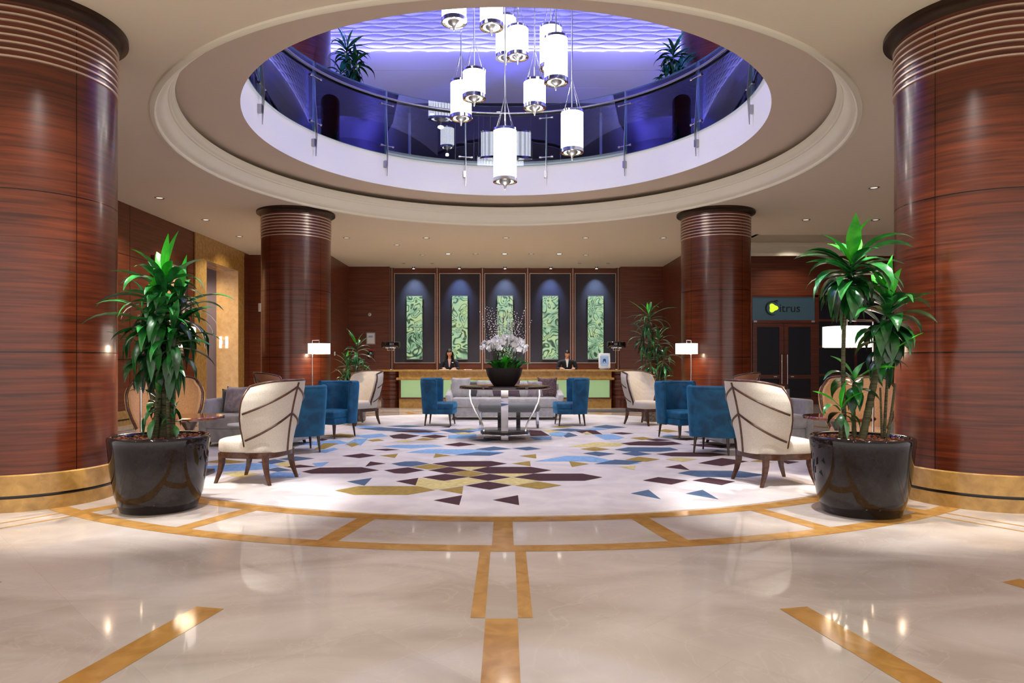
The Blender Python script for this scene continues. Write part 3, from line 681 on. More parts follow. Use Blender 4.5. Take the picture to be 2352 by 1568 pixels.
# ================================================================ pendant lamps of the chandelier
def pendant(x, y, zb, zt, label, r=.178):
    t = thing('pendant_lamp', label, 'lamp', (x, y, zb), 0, 'pendant cylinders of the big chandelier')
    H = zt-zb
    b = MB(); b.lathe([(r-.004, .05), (r, .05), (r, H-.05), (r-.004, H-.05)], 'lamp_glass', 60); b.build('glass_shade', t, 60)
    b = MB(); b.lathe([(r-.01, .0), (r+.008, .0), (r+.008, .055), (r-.01, .055)], 'chrome', 60)
    b.lathe([(r-.01, 0), (r-.045, .004), (r-.045, .02)], 'chrome', 48)
    b.build('lower_ring', t, 40)
    b = MB(); b.lathe([(r-.045, .012), (r*.52, .02)], 'lamp_glass', 48); b.build('diffuser', t, 60)
    b = MB(); b.lathe([(r*.55, .018), (r*.48, -.01), (r*.25, -.035), (.02, -.062), (.012, -.10), (.006, -.115), (0, -.118)], 'steel', 40); b.build('finial', t, 50)
    b = MB(); b.lathe([(r-.012, H-.05), (r+.004, H-.05), (r+.004, H-.012), (r-.012, H-.012)], 'chrome', 60)
    b.lathe([(0, H-.05), (r-.01, H-.05)], 'steel', 40); b.build('upper_ring', t, 40)
    point((x, y, zb-.20), 18, (1, .94, .82), .04)
    b = MB(); b.tube([(0, 0, H-.05), (0, 0, ZR-zb)], .009, 'steel', 8); b.build('rod', t, 60)
    b = MB()
    for k in range(4):
        a = PI/4+k*PI/2; b.tube([(r*math.cos(a), r*math.sin(a), H-.02), (0, 0, H+.5)], .003, 'steel', 5)
    b.build('suspension_wire', t, 60)
for px, yt, yb, Y, lab in (
    (1043, -30, 47, 9.94, 'pendant cylinder at the upper left of the cluster, top cut off by the ceiling edge'),
    (1129, -40, 58, 10.5, 'pendant cylinder second from the left at the top, cut off by the ceiling edge'),
    (1162, 38, 128, 12.1, 'glowing pendant cylinder half hidden behind another near the top centre'),
    (1189, 62, 126, 11.5, 'short glowing pendant cylinder near the top centre, in front of a longer one'),
    (1265, 60, 152, 11.2, 'glowing pendant cylinder at the upper right, hidden behind a longer one'),
    (1277, 84, 184, 10.45, 'long glowing pendant cylinder at the upper right, in front of its neighbour'),
    (1089, 160, 221, 10.8, 'short glowing pendant cylinder at the middle left, in front of a longer one'),
    (1059, 186, 267, 11.6, 'glowing pendant cylinder at the far left of the middle, behind a short one'),
    (1228, 184, 243, 11.1, 'short glowing pendant cylinder hanging right of the middle'),
    (1314, 254, 345, 10.9, 'glowing pendant cylinder at the far right of the cluster'),
    (1160, 295, 412, 10.5, 'longest and lowest glowing pendant cylinder at the centre')):
    pendant(wx(px, Y), Y, wz(yb+6, Y), wz(yt, Y), lab)
for x, y, z0, z1, lab in ((-1.2, 11.3, 7.55, 8.2, 'high pendant cylinder at the left, seen only mirrored in the glass railing'),
    (.25, 9.8, 7.5, 8.0, 'high pendant cylinder nearest the camera, seen only mirrored in the glass railing'),
    (.72, 11.95, 7.85, 8.5, 'high pendant cylinder farthest back, seen only mirrored in the glass railing'),
    (1.35, 10.8, 7.5, 8.1, 'high pendant cylinder at the right, seen only mirrored in the glass railing')):
    pendant(x, y, z0, z1, lab)

# ================================================================ downlights
def downlight(x, y, z, lit, label, group, r=.075):
    t = thing('downlight', label, 'ceiling light', (x, y, z), 0, group)
    b = MB(); b.lathe([(r*.72, -.002), (r, -.012), (r+.012, -.004), (r+.012, .0)], 'steel', 28); b.build('trim_ring', t, 40)
    b = MB(); b.lathe([(0, -.001), (r*.72, -.001)], 'bulb' if lit else 'dim_bulb', 24); b.build('lens', t, 0)
names = ['at the left, nearest the big column', 'at the left, middle of three along the wall', 'at the left, farthest of three along the wall',
 'at the right, nearest', 'at the right, beside the far column', 'at the right, above the tall plant',
 'just right of the far left column', 'left of centre in the row behind the moulding', 'at the centre of the row behind the moulding', 'right of centre in the row behind the moulding', 'just left of the far right column',
 'between the two rows at the left', 'bright, left of the three before the reception', 'bright, middle of the three before the reception', 'bright, right of the three before the reception',
 'faint, far left before the reception', 'faint, left before the reception', 'faint, right before the reception', 'faint, far right before the reception']
for (x, y, p), nm in zip(DL, names): downlight(x, y, CZ, p > 80, 'small recessed ceiling downlight '+nm, 'recessed ceiling downlights', .085)
for i in range(5):
    x = -.03+(i-2)*PW; od = ('far left', 'left', 'middle', 'right', 'far right')[i]
    t = thing('accent_spotlight', 'bright accent spotlight above the %s reception panel' % od, 'ceiling light', (x, 23.55, CZ), 0, 'accent spotlights over the reception panels')
    b = MB(); b.lathe([(0, 0), (.06, 0), (.06, -.02), (.045, -.07), (.04, -.07)], 'steel', 24); b.build('housing', t, 40)
    b = MB(); b.lathe([(0, -.068), (.042, -.068)], 'bulb', 20); b.build('lens', t, 0)
for x, lab in ((-3.4, 'far left'), (-2.45, 'left'), (2.45, 'right'), (3.4, 'far right')):
    downlight(x, 22.7, CZ, False, 'tiny recessed downlight in the last row before the panels, '+lab, 'tiny downlights near the reception panels', .05)
for px, py in ((847, 271), (992, 262), (1145, 258), (1450, 271), (1508, 299)):
    Y = (ZT-HC)*F/(PY-py); 
    downlight(wx(px, Y), Y, ZT, True, 'small downlight in the dark upper gallery ceiling, '+{847: 'far left', 992: 'left', 1145: 'centre', 1450: 'right', 1508: 'far right'}[px], 'gallery ceiling downlights', .09)

# ================================================================ reception wall panels
order = ('far left', 'second from the left', 'middle', 'second from the right', 'far right')
for i in range(5):
    x = -.03+(i-2)*PW; z0, z1 = 1.27, 4.37; hw = .70
    t = thing('wall_panel', 'tall charcoal fabric wall panel with thin metal frame behind the desk, %s' % order[i], 'wall panel', (x, 23.9, 0), 0, 'charcoal panels behind the reception')
    b = MB(); b.box(-hw, hw, -.03, 0, z0, z1, 'navy_panel'); b.build('fabric', t, 0)
    b = MB()
    for a, c_, d, e_ in ((-hw-.02, -hw, z0-.02, z1+.02), (hw, hw+.02, z0-.02, z1+.02), (-hw, hw, z1, z1+.02), (-hw, hw, z0-.02, z0)): b.box(a, c_, -.045, 0, d, e_, 'bronze_strip')
    b.build('metal_frame', t, 0)
    t = thing('art_glass', 'backlit green marbled glass strip, %s of five' % order[i], 'art glass', (x, 23.87, 0), 0, 'marbled glass strips behind the reception')
    for zz0, zz1, nm in ((1.40, 2.48, 'lower_pane'), (2.49, 3.58, 'upper_pane')):
        b = MB(); b.rbox(-.272, .272, -.10, -.06, zz0, zz1, 'art', .006, 1); b.build(nm, t, 0)
    b = MB(); b.box(-.24, .24, -.06, 0, 1.42, 3.56, 'black_glass'); b.box(-.275, .275, -.085, -.06, 1.37, 1.40, 'steel'); b.box(-.275, .275, -.085, -.06, 3.58, 3.60, 'steel'); b.build('light_box', t, 0)

# ================================================================ reception desk
YD = 19.15
desk = thing('reception_desk', 'long wood and gold stone reception desk with glowing pale green front', 'desk', (-.02, YD, 0))
b = MB(); b.box(-2.98, 2.98, .02, .75, 0, .26, 'gold_stone'); b.build('plinth', desk, 0)
b = MB(); b.box(-2.98, -2.93, -.02, .75, .26, .80, 'wood'); b.box(2.93, 2.98, -.02, .75, .26, .80, 'wood'); b.box(-2.93, 2.93, -.0, .05, .26, .30, 'wood'); b.box(-2.98, 2.98, .10, .8, .26, .8, 'wood'); b.build('carcass', desk, 0)
b = MB(); b.box(-2.93, 2.93, .04, .09, .30, .79, 'desk_glow'); b.build('glowing_panel', desk, 0)
b = MB(); b.rbox(-3.05, 3.05, -.10, .75, .79, .86, 'gold_stone', .02, 2); b.box(-2.98, 2.98, -.02, .75, .86, 1.03, 'gold_stone'); b.build('stone_front', desk, 35)
for s, px in ((-1, 0), (1, 0)):
    cx_ = s*3.26; b = MB()
    pr = [(.27, 0), (.27, .24), (.31, .26)]
    z = .26
    for k in range(6): pr += [(.31, z+.01), (.33, z+.02), (.33, z+.085), (.31, z+.10)]; z += .115
    pr += [(.33, z+.01), (.33, 1.03)]
    b.lathe(pr, 'wood', 48, (cx_, .34)); b.build('ribbed_end', desk, 35)
b = MB()
n = 24; vs = []
outline = [(3.26+.40*math.cos(a), .34+.40*math.sin(a)) for a in [(-PI/2)+PI*i/n for i in range(n+1)]]+[(-3.26-.40*math.cos(a), .34+.40*math.sin(a)) for a in [(PI/2)-PI*i/n for i in range(n+1)]]
k = len(outline); b.add([(x, y, z) for z in (1.03, 1.075) for x, y in outline], [tuple(range(k))[::-1], tuple(range(k, 2*k))]+[(i, (i+1) % k, k+(i+1) % k, k+i) for i in range(k)], 'gold_stone')
b.build('countertop', desk, 35)

# desk lamps
def desk_lamp(x, label):
    dz_ = .07; t = thing('desk_lamp', label, 'lamp', (x, 19.45, 1.0755), 0, 'black drum desk lamps on the reception desk')
    b = MB(); b.lathe([(0, 0), (.10, 0), (.10, .015), (.02, .022), (0, .022)], 'chrome', 32); b.build('base', t, 40)
    b = MB(); b.tube([(.0, 0, .015), (0, 0, 0.550)], .007, 'bronze', 8); b.tube([(-.09, 0, 0.550), (.09, 0, 0.550)], .008, 'chrome', 8)
    for s in (-1, 1): b.tube([(s*.09, 0, 0.546), (s*.09, 0, 0.630)], .008, 'chrome', 8)
    b.build('stem', t, 50)
    b = MB(); b.lathe([(0, 0.625), (.25, 0.625), (.262, 0.645), (.268, 0.710), (.262, 0.775), (.24, 0.795), (0, 0.805)], 'black_glass', 48); b.build('lamp_shade', t, 40)
    b = MB(); b.lathe([(.252, 0.623), (.262, 0.623), (.262, 0.632), (.252, 0.632)], 'chrome', 48); b.build('rim', t, 40)
    for s in (-1, 1): b = MB(); b.lathe([(0, 0.618), (.045, 0.618), (.045, 0.626)], 'dim_bulb', 16, (s*.10, 0)); b.build('bulb', t, 40)
desk_lamp(wx(897, 19.45), 'black drum desk lamp on the left end of the reception desk')
desk_lamp(wx(1416, 19.45), 'black drum desk lamp on the right end of the reception desk')

# sign frame on the desk
t = thing('sign_holder', 'white framed blue notice standing on the reception desk', 'sign', (wx(1388.5, 19.3), 19.3, 1.0755))
b = MB(); b.rbox(-.14, .14, -.05, .09, 0, .05, 'steel', .01, 2); b.build('base', t)
T_ = Matrix.Translation((0, 0, .05)) @ Matrix.Rotation(math.radians(-7), 4, 'X')
b = MB(); b.T = T_; b.rbox(-.165, .165, -.012, .012, 0, .42, 'white_plastic', .006, 2); b.build('frame', t)
b = MB(); b.T = T_; b.box(-.12, .12, -.014, -.012, .09, .34, 'blueprint'); b.box(-.10, .10, -.0145, -.012, .05, .075, 'blueprint'); b.box(-.10, .10, -.0145, -.012, .36, .375, 'blueprint')
b.add([(-.05, -.0155, .15), (-.03, -.0155, .15), (-.02, -.0155, .19), (.02, -.0155, .19), (.03, -.0155, .15), (.05, -.0155, .15), (.035, -.0155, .26), (-.035, -.0155, .26)], [tuple(range(8))], 'darkblue')
b.build('printed_notice', t, 0)

# papers on the counter
for i, (px, w_) in enumerate(((1020, .22), (1043, .18), (1075, .2), (1305, .2))):
    b = MB(); b.box(-w_/2, w_/2, -.14, .14, 0, .006, 'paper'); o = b.build('paper_sheet', None, 0)
    o.location = (wx(px, 19.5), 19.5, 1.0755); o.rotation_euler = (0, 0, .2*(i-1))
    tag(o, 'white paper on the desk counter, '+('left of the woman', 'in front of the woman', 'right of the woman', 'in front of the man')[i], 'paper', 'papers on the reception counter')

# ================================================================ restaurant entrance
W_ = YB
ent = thing('restaurant_entrance', 'wood framed entrance screen with glass doors below a teal sign', 'entrance', (0, W_, 0))
xm = (D0+D1)/2; zd = wz(741, W_)
b = MB()
b.box(W0, D0-.02, 0, .16, 0, ZS1+.06, 'wood_wall'); b.box(D0-.02, D1+.1, 0, .1, ZS1, ZS1+.06, 'wood'); b.box(D0-.02, D1+.1, -.02, .12, zd, ZS0, 'wood')
b.box(D1, D1+.12, 0, .14, 0, ZS1+.06, 'wood')
for x in (D1+.12+1.1, D1+.12+2.25): b.box(x, x+.07, 0, .12, 0, ZS1+.06, 'wood')
for z in (ZS1, ZS0-.04, 1.72, .86): b.box(D1+.12, XR, .01, .11, z, z+.07, 'wood')
b.build('frame', ent, 0)
b = MB(); b.box(D1+.12, XR, .05, .06, 0, ZS1, 'dark_door_glass'); b.build('side_glazing', ent, 0)
b = MB(); b.box(D0, D1, .03, .05, ZS0, ZS1, 'sign_glass'); sg = b.build('sign_panel', ent, 0)
for s in (-1, 1):
    b = MB(); xa, xb = (D0, xm-.005) if s < 0 else (xm+.005, D1)
    for r_ in ((xa, xa+.13, 0, zd), (xb-.13, xb, 0, zd), (xa+.13, xb-.13, zd-.13, zd), (xa+.13, xb-.13, .78, .90), (xa+.13, xb-.13, 0, .2)): b.box(r_[0], r_[1], .0, .06, r_[2], r_[3], 'wood')
    d = b.build('door', ent, 0)
    b = MB(); b.box(xa+.13, xb-.13, .025, .035, .2, zd-.13, 'dark_door_glass'); b.build('pane', d, 0)
    b = MB(); xh = xm+s*.085; b.tube([(xh, -.06, .62), (xh, -.06, 1.52)], .012, 'chrome', 8)
    for z in (.72, 1.42): b.tube([(xh, -.06, z), (xh, .01, z)], .008, 'chrome', 6)
    b.build('pull_handle', d, 50)
    b = MB(); b.box(xm+s*.26-.05, xm+s*.26+.05, -.004, .0, .83, .86, 'chrome'); b.build('lock_plate', d, 0)
    b = MB(); b.box((D0+.02 if s < 0 else D1-.12), (D0+.12 if s < 0 else D1-.02), -.03, -.02, zd+.01, zd+.07, 'chrome'); b.build('door_closer', d, 0)
def text_mesh(s, size, m, ext=.004, shear=0):
    cu = bpy.data.curves.new('lettering', 'FONT'); cu.body = s; cu.size = size; cu.extrude = ext; cu.resolution_u = 6; cu.shear = shear
    cu.align_x = 'LEFT'; to = bpy.data.objects.new('lettering', cu); C.objects.link(to)
    dg = bpy.context.evaluated_depsgraph_get(); me = bpy.data.meshes.new_from_object(to.evaluated_get(dg)); bpy.data.objects.remove(to); bpy.data.curves.remove(cu)
    me.materials.clear(); me.materials.append(M[m]); o = bpy.data.objects.new('lettering', me); C.objects.link(o); return o
bx = wx(1760, W_); bz = wz(716, W_)
o = text_mesh('itrus', .36, 'sign_text'); o.parent = sg; o.location = (wx(1790, W_), .025, bz); o.rotation_euler = (PI/2, 0, 0)
b = MB()      # big swung C around a lime drop
cxx, czz = wx(1775, W_), wz(707, W_)
pts = [(cxx+.21*math.cos(a)*(.95), .02, czz+.21*math.sin(a)) for a in [math.radians(40+i*(295-40)/22) for i in range(23)]]
rr = [.006+.020*math.sin(PI*i/22)**.8 for i in range(23)]
b.tube(pts, rr, 'sign_text', 8); b.tube([(cxx+.02, .02, czz+.2), (cxx+.13, .02, czz+.24), (cxx+.17, .02, czz+.2)], [.016, .02, .008], 'sign_text', 8)
b.build('initial_letter', sg, 50)
b = MB(); k = 28; ol = []
for i in range(k):
    a = 2*PI*i/k; r_ = .125*(1+.22*math.cos(3*(a-.0))); ol.append((cxx+.02+r_*math.cos(a), czz+r_*math.sin(a)*.98))
b.add([(x, y, z) for y in (.005, .028) for x, z in ol], [tuple(range(k)), tuple(range(k, 2*k))[::-1]]+[(i, (i+1) % k, k+(i+1) % k, k+i) for i in range(k)], 'lime'); b.build('citrus_emblem', sg, 40)
# dim glints inside restaurant
spot((9.0, YB+1.5, 3.2), (9.0, YB+2.9, 1.0), 8, 90, .8, (.3, .4, 1), .05)

# ================================================================ wing chair with leaf-vein frame
def wing_chair(fab='cream', label='', group='leaf-backed wing chairs', tuft=True):
    t = thing('wing_chair', label, 'armchair', (0, 0, 0), 0, group)
    Z0, Z1 = .335, 1.09
    def wv(v):
        k = [.285, .30, .335, .375, .405, .42, .425, .41, .365]; x = v*8; i = min(int(x), 7); f = x-i; f = f*f*(3-2*f)*.5+f*.5
        return k[i]+(k[i+1]-k[i])*f
    def base(U, v, off):
        w_ = wv(v)+off*.2
        c = .06*abs(U)**4*max(0, (v-.7)/.3)
        x = w_*math.sin(U*PI/2*.92)/math.sin(PI/2*.92)
        y = -.30-.14*v*v+(.29+.03*v)*abs(U)**2.3
        n = Vector((U*.55, -1+.6*abs(U)**2, 0)).normalized()
        return Vector((x, y, Z0+(Z1-Z0)*v-c))+n*off
    def outer(u, v): return base(u*2-1, v, .028+.012*math.sin(PI*v))
    def inner(u, v):
        U = u*2-1; q = 0
        if tuft and .28 < v < .9 and abs(U) < .6:
            d = min(abs(math.sin((U*2.2+v*5)*PI/1.15)), abs(math.sin((U*2.2-v*5)*PI/1.15))); q = .008*max(0, 1-d*4)
        return base(U, v, -.035-.02*math.sin(PI*v)*(1-U*U)+q)
    b = MB(); b.slab(outer, inner, 40, 34, fab); b.build('backrest', t, 50)
    # wooden rim and veins
    rim = [base(-1, v/12, .008) for v in range(0, 12)]+[base(-1+2*i/20, 1.0, .008)+Vector((0, 0, .008)) for i in range(21)]+[base(1, v/12, .008) for v in range(11, -1, -1)]
    b = MB(); b.tube(rim, .0185, 'walnut', 10); b.build('wood_rim', t, 60)
    b = MB()
    def line(p0, p1, n=12, r=.012): b.tube([outer((p0[0]+(p1[0]-p0[0])*i/n+1)/2, p0[1]+(p1[1]-p0[1])*i/n)+Vector((0, -.003, 0)) for i in range(n+1)], r, 'walnut', 8)
    line((.0, 0), (.0, .985), 20, .0125)
    for zc in (.92, .54):
        line((0, zc), (.98, zc-.36)); line((0, zc), (-.98, zc-.36))
    b.build('leaf_veins', t, 60)
    # seat
    def sp(u, v, top):
        a = u*2*PI; p = 3.6
        rx, ry = .305, .315
        cx_ = abs(math.cos(a))**(2/p)*math.copysign(1, math.cos(a)); sy_ = abs(math.sin(a))**(2/p)*math.copysign(1, math.sin(a))
        return cx_, sy_
    b = MB(); n = 48; prof = [(0, .34), (.97, .34), (1.0, .36), (1.0, .44), (.97, .465), (.88, .478), (.5, .488), (0, .49)]
    vs = []
    for i in range(n):
        c_, s_ = sp(i/n, 0, 0); fr = .31+.03*(s_+1)/2
        for r, z in prof: vs.append((c_*r*fr, .04+s_*r*.335, z))
    P = len(prof); fs = [(i*P+k, ((i+1) % n)*P+k, ((i+1) % n)*P+k+1, i*P+k+1) for i in range(n) for k in range(P-1)]
    b.add(vs, fs, fab); b.build('seat', t, 50)
    b = MB(); vs = []; prof = [(.94, .275), (.985, .278), (.985, .338), (.9, .34)]
    for i in range(n):
        c_, s_ = sp(i/n, 0, 0); fr = .31+.03*(s_+1)/2
        for r, z in prof: vs.append((c_*r*fr, .035+s_*r*.335, z))
    P = len(prof); b.add(vs, [(i*P+k, ((i+1) % n)*P+k, ((i+1) % n)*P+k+1, i*P+k+1) for i in range(n) for k in range(P-1)], 'walnut'); b.build('seat_frame', t, 50)
    for sx in (-1, 1):
        for sy in (-1, 1):
            b = MB(); x0, y0 = sx*.255, .035+sy*.26
            pts = [(x0, y0, .33), (x0, y0, .22), (x0+sx*.008, y0+sy*.02, .12), (x0+sx*.02, y0+sy*.062, 0)]
            rs = [.028, .025, .02, .014]; q = 4
            vs = []
            for p, r in zip(pts, rs): vs += [(p[0]+a*r, p[1]+c_*r, p[2]) for a, c_ in ((-1, -1), (1, -1), (1, 1), (-1, 1))]
            b.add(vs, [(i*4+k, i*4+(k+1) % 4, i*4+4+(k+1) % 4, i*4+4+k) for i in range(3) for k in range(4)]+[(0, 3, 2, 1), (12, 13, 14, 15)], 'walnut'); b.build('leg', t, 25)
    return t
cream0 = wing_chair('cream', 'cream wing chair with dark leaf-vein back at the left, nearest the camera')
place(cream0, (-2.70, 7.5, .013), rface(-.975, .22))
dup(cream0, (2.86, 7.38, .013), rface(.975, .22), 'cream wing chair with dark leaf-vein back at the right, nearest the camera')
dup(cream0, (-3.02, 14.15, .013), rface(-.62, -.78), 'cream wing chair with tufted front, beside the far left column')
dup(cream0, (2.86, 14.15, .013), rface(.62, -.78), 'cream wing chair with tufted front, beside the far right column')
tan0 = wing_chair('tan', 'tan wing chair behind the big left planter')
place(tan0, (-4.30, 8.62, .013), rface(.42, -.9))
dup(tan0, (4.45, 8.62, .013), rface(-.42, -.9), 'tan wing chair behind the big right planter')
br0 = wing_chair('shaded_fabric', 'wing chair with shade-browned fabric seen from behind at the left, before the far column')
place(br0, (-4.02, 12.2, .013), rface(.85, .55))
dup(br0, (4.05, 12.2, .013), rface(-.85, .55), 'wing chair with shade-browned fabric seen from behind at the right, before the far column')

# ================================================================ teal velvet chairs
def blue_chair(label, wrap=1.0, group='teal velvet tub chairs'):
    t = thing('tub_chair', label, 'armchair', (0, 0, 0), 0, group)
    Z0, Z1 = .24, .93
    def sh(u, v, off):
        U = u*2-1; w_ = .30+.04*v; k = 3.0
        a = U*PI/2*1.0
        x = (w_+off)*math.copysign(abs(math.sin(a))**(2/k), a) if abs(a) > 1e-6 else 0
        y = -(abs(math.cos(a))**(2/k))*(.27+off+.05*v)+.02
        return Vector((x, y, Z0+(Z1-Z0)*v+(.018*math.sin(PI*v) if 0 else 0)))
    def wing(u): return 1
    def f_o(u, v):
        p = sh(u, v, .035); 
        e = max(0, 1-min(v, 1-v)/.06); return p+Vector((0, 0, 0))
    b = MB()
    b.slab(lambda u, v: sh(u, v, .04-.012*max(0, (v-.94)/.06)), lambda u, v: sh(u, v, -.035+.012*max(0, (v-.94)/.06)), 40, 20, 'blue')
    b.tube([sh(i/40, 1, .003)+Vector((0, 0, .0)) for i in range(41)], .034, 'blue', 10)
    for e in (0, 1): b.tube([sh(e, j/10, .003) for j in range(11)], .036, 'blue', 10)
    b.build('shell_back', t, 60)
    b = MB(); b.rbox(-.285, .285, -.2, .37, .33, .47, 'blue', .05, 4); b.build('seat_cushion', t, 50)
    b = MB(); b.rbox(-.28, .28, -.22, .355, .235, .345, 'blue', .02, 3); b.build('seat_base', t, 50)
    for sx in (-1, 1):
        for sy in (-1, 1):
            b = MB(); x0, y0 = sx*.22, .05+sy*.235
            b.tube([(x0, y0, .25), (x0+sx*.02, y0+sy*.03, 0)], [.024, .012], 'wood_dark', 10); b.build('leg', t, 50)
    return t
bc0 = blue_chair('teal velvet chair in side view left of the round centre table')
place(bc0, (-1.40, 14.0, .013), rface(1, -.10))
dup(bc0, (1.36, 14.0, .013), rface(-1, -.10), 'teal velvet chair in side view right of the round centre table')
dup(bc0, (-2.98, 9.85, .013), rface(-.5, .87), 'teal velvet chair seen from behind, right beside the left cream wing chair')
dup(bc0, (2.98, 9.75, .013), rface(.5, .87), 'teal velvet chair seen from behind, left beside the right cream wing chair')
dup(bc0, (-2.95, 11.85, .013), rface(-.45, -.89), 'teal velvet chair facing the camera at the left, behind its twin')
dup(bc0, (2.95, 11.7, .013), rface(.45, -.89), 'teal velvet chair facing the camera at the right, behind its twin')

# ================================================================ sofas
def cushion(x, y, z, a, rz, tilt, m, label, cat='cushion', group=None, th=.075, name='cushion'):
    b = MB(); b.pillow(a, a, th, m); o = b.build(name, None, 60)
    o.location = (x, y, z+a*math.cos(tilt)*.97); o.rotation_euler = (-tilt, 0, rz); o.rotation_mode = 'XYZ'
    return tag(o, label, cat, group)
def sofa(label, w, m, loc, rz, flare=0, grp=None, back_h=.80, arm_h=.66):
    t = thing('sofa', label, 'sofa', loc, rz, grp); hw = w/2
    b = MB(); b.rbox(-hw+.1, hw-.1, -.42, .40, .07, .28, m, .02, 3); b.build('base', t, 50)
    b = MB(); b.rbox(-hw+.11, hw-.11, -.30, .44, .28, .49, m, .05, 4); b.build('seat_cushion', t, 50)
    b = MB(); b.rbox(-hw+.02, hw-.02, -.46, -.28, .07, back_h, m, .04, 4); b.build('backrest', t, 50)
    for s in (-1, 1):
        b = MB(); sh_ = Matrix.Shear('XY', 4, (0, 0))
        vs0 = MB(); vs0.rbox(-.065, .065, -.44, .43, .07, arm_h, m, .035, 4)
        vs = [(v[0]+s*(hw-.07)+s*flare*(v[2]-.07)/.6-s*flare*.5, v[1], v[2]-(.10*max(0, v[1]+.1)/.5 if flare and v[2] > .4 else 0)) for v in vs0.v]
        b.add(vs, vs0.f, m); b.build('armrest', t, 50)
    for sx in (-1, 1):
        for sy in (-1, 1):
            b = MB(); b.tube([(sx*(hw-.15), sy*.34, .07), (sx*(hw-.13), sy*.36, 0)], [.03, .02], 'wood_dark', 10); b.build('leg', t, 50)
    return t
# centre sofa behind the round table
sofa('pale grey sofa with flared arms in front of the reception desk', 2.55, 'pale_velvet', (-.03, 15.55, .013), PI, .12)
def off(loc, rz, x, y): return (loc[0]+x*math.cos(rz)-y*math.sin(rz), loc[1]+x*math.sin(rz)+y*math.cos(rz))
cs = [(-1.0, 'pale_velvet', .23, 'pale grey cushion at the left end of the centre sofa'), (-.72, 'charcoal', .19, 'charcoal cushion, second from the left on the centre sofa'),
      (-.45, 'pale_velvet', .2, 'pale grey cushion left of the middle of the centre sofa'), (-.16, 'purple', .2, 'purple cushion, left of the two at the middle of the centre sofa'), (.16, 'purple', .2, 'purple cushion, right of the two at the middle of the centre sofa'),
      (.44, 'pale_velvet', .19, 'pale grey cushion right of the middle of the centre sofa'), (.70, 'lilac', .19, 'lilac cushion on the right half of the centre sofa'), (.98, 'plum', .23, 'large patterned plum cushion at the right end of the centre sofa')]
for i, (x, m_, a, lab) in enumerate(cs):
    cushion(x-.03, 15.60+(i % 2)*.035, .505, a, 0, .22, m_, lab, 'cushion', 'cushions on the centre sofa', .05)
# bench
t = thing('bench', 'grey upholstered bench on chrome legs behind the round table', 'bench', (.06, 13.25, .013))
b = MB(); b.rbox(-.60, .60, -.22, .22, .32, .51, 'mid_grey', .09, 6); b.build('seat', t, 60)
for sx in (-1, 1):
    for sy in (-1, 1):
        b = MB(); b.box(sx*.55-.022, sx*.55+.022, sy*.16-.022, sy*.16+.022, 0, .34, 'chrome'); b.build('leg', t, 0)
for sx in (-1, 1): b = MB(); b.box(sx*.18-.04, sx*.18+.04, -.02, .02, 0.0, .32, 'pot_black'); b.build('centre_support', t, 0)
# side sofas
for s, sd in ((-1, 'left'), (1, 'right')):
    rz = PI+s*.16; loc = (s*3.90, 10.72, .013)
    sofa('grey velvet sofa at the %s, half hidden behind the cream wing chair' % sd, 1.5, 'grey_velvet', loc, rz, arm_h=.72)
    for x, m_, a, lab, th in ((.36, 'lilac', .215, 'lilac velvet cushion on the %s grey sofa' % sd, .08), (.50, 'charcoal', .19, 'charcoal cushion on the %s grey sofa, leaning behind the lilac one' % sd, .06), (.56, 'pale_velvet', .165, 'pale cushion at the outer end of the %s grey sofa' % sd, .05)):
        p = off(loc, rz, -s*x, {.36: .0, .50: -.10, .56: -.19}[x])
        cushion(p[0], p[1], .51, a, rz+PI+(0.15*s if x == .36 else 0), .22, m_, lab, 'cushion', 'cushions on the %s grey sofa' % sd, th)

# ================================================================ tables
for s, sd in ((-1, 'left'), (1, 'right')):
    t = thing('side_table', 'round walnut pedestal table beside the big %s planter' % sd, 'table', (s*(3.62 if s < 0 else 3.80), 7.80 if s < 0 else 7.80, .0), 0, 'round pedestal tables')
    r_ = .38
    b = MB(); b.lathe([(0, .655), (r_-.01, .655), (r_, .665), (r_, .685), (r_-.01, .695), (0, .695)], 'table_wood', 56); b.build('table_top', t, 40)
    b = MB(); b.lathe([(.11, .655), (.085, .61), (.045, .54), (.035, .45), (.035, .07), (.06, .05)], 'wood_dark', 32); b.build('pedestal', t, 50)
    b = MB(); b.rbox(-.21, .21, -.21, .21, 0.013, .06, 'wood_dark', .01, 2); b.build('base', t)
for s, sd in ((-1, 'left'), (1, 'right')):
    t = thing('coffee_table', 'small white round table between the %s sofa and the teal chairs' % sd, 'table', (s*3.72, 9.7, .013), 0, 'small white round tables')
    b = MB(); b.lathe([(0, .40), (.22, .40), (.225, .41), (.22, .42), (0, .42)], 'white_plastic', 48); b.build('table_top', t, 40)
    b = MB(); b.lathe([(.16, 0), (.16, .01), (.03, .02), (.02, .06), (.02, .40)], 'steel', 32); b.build('pedestal', t, 50)

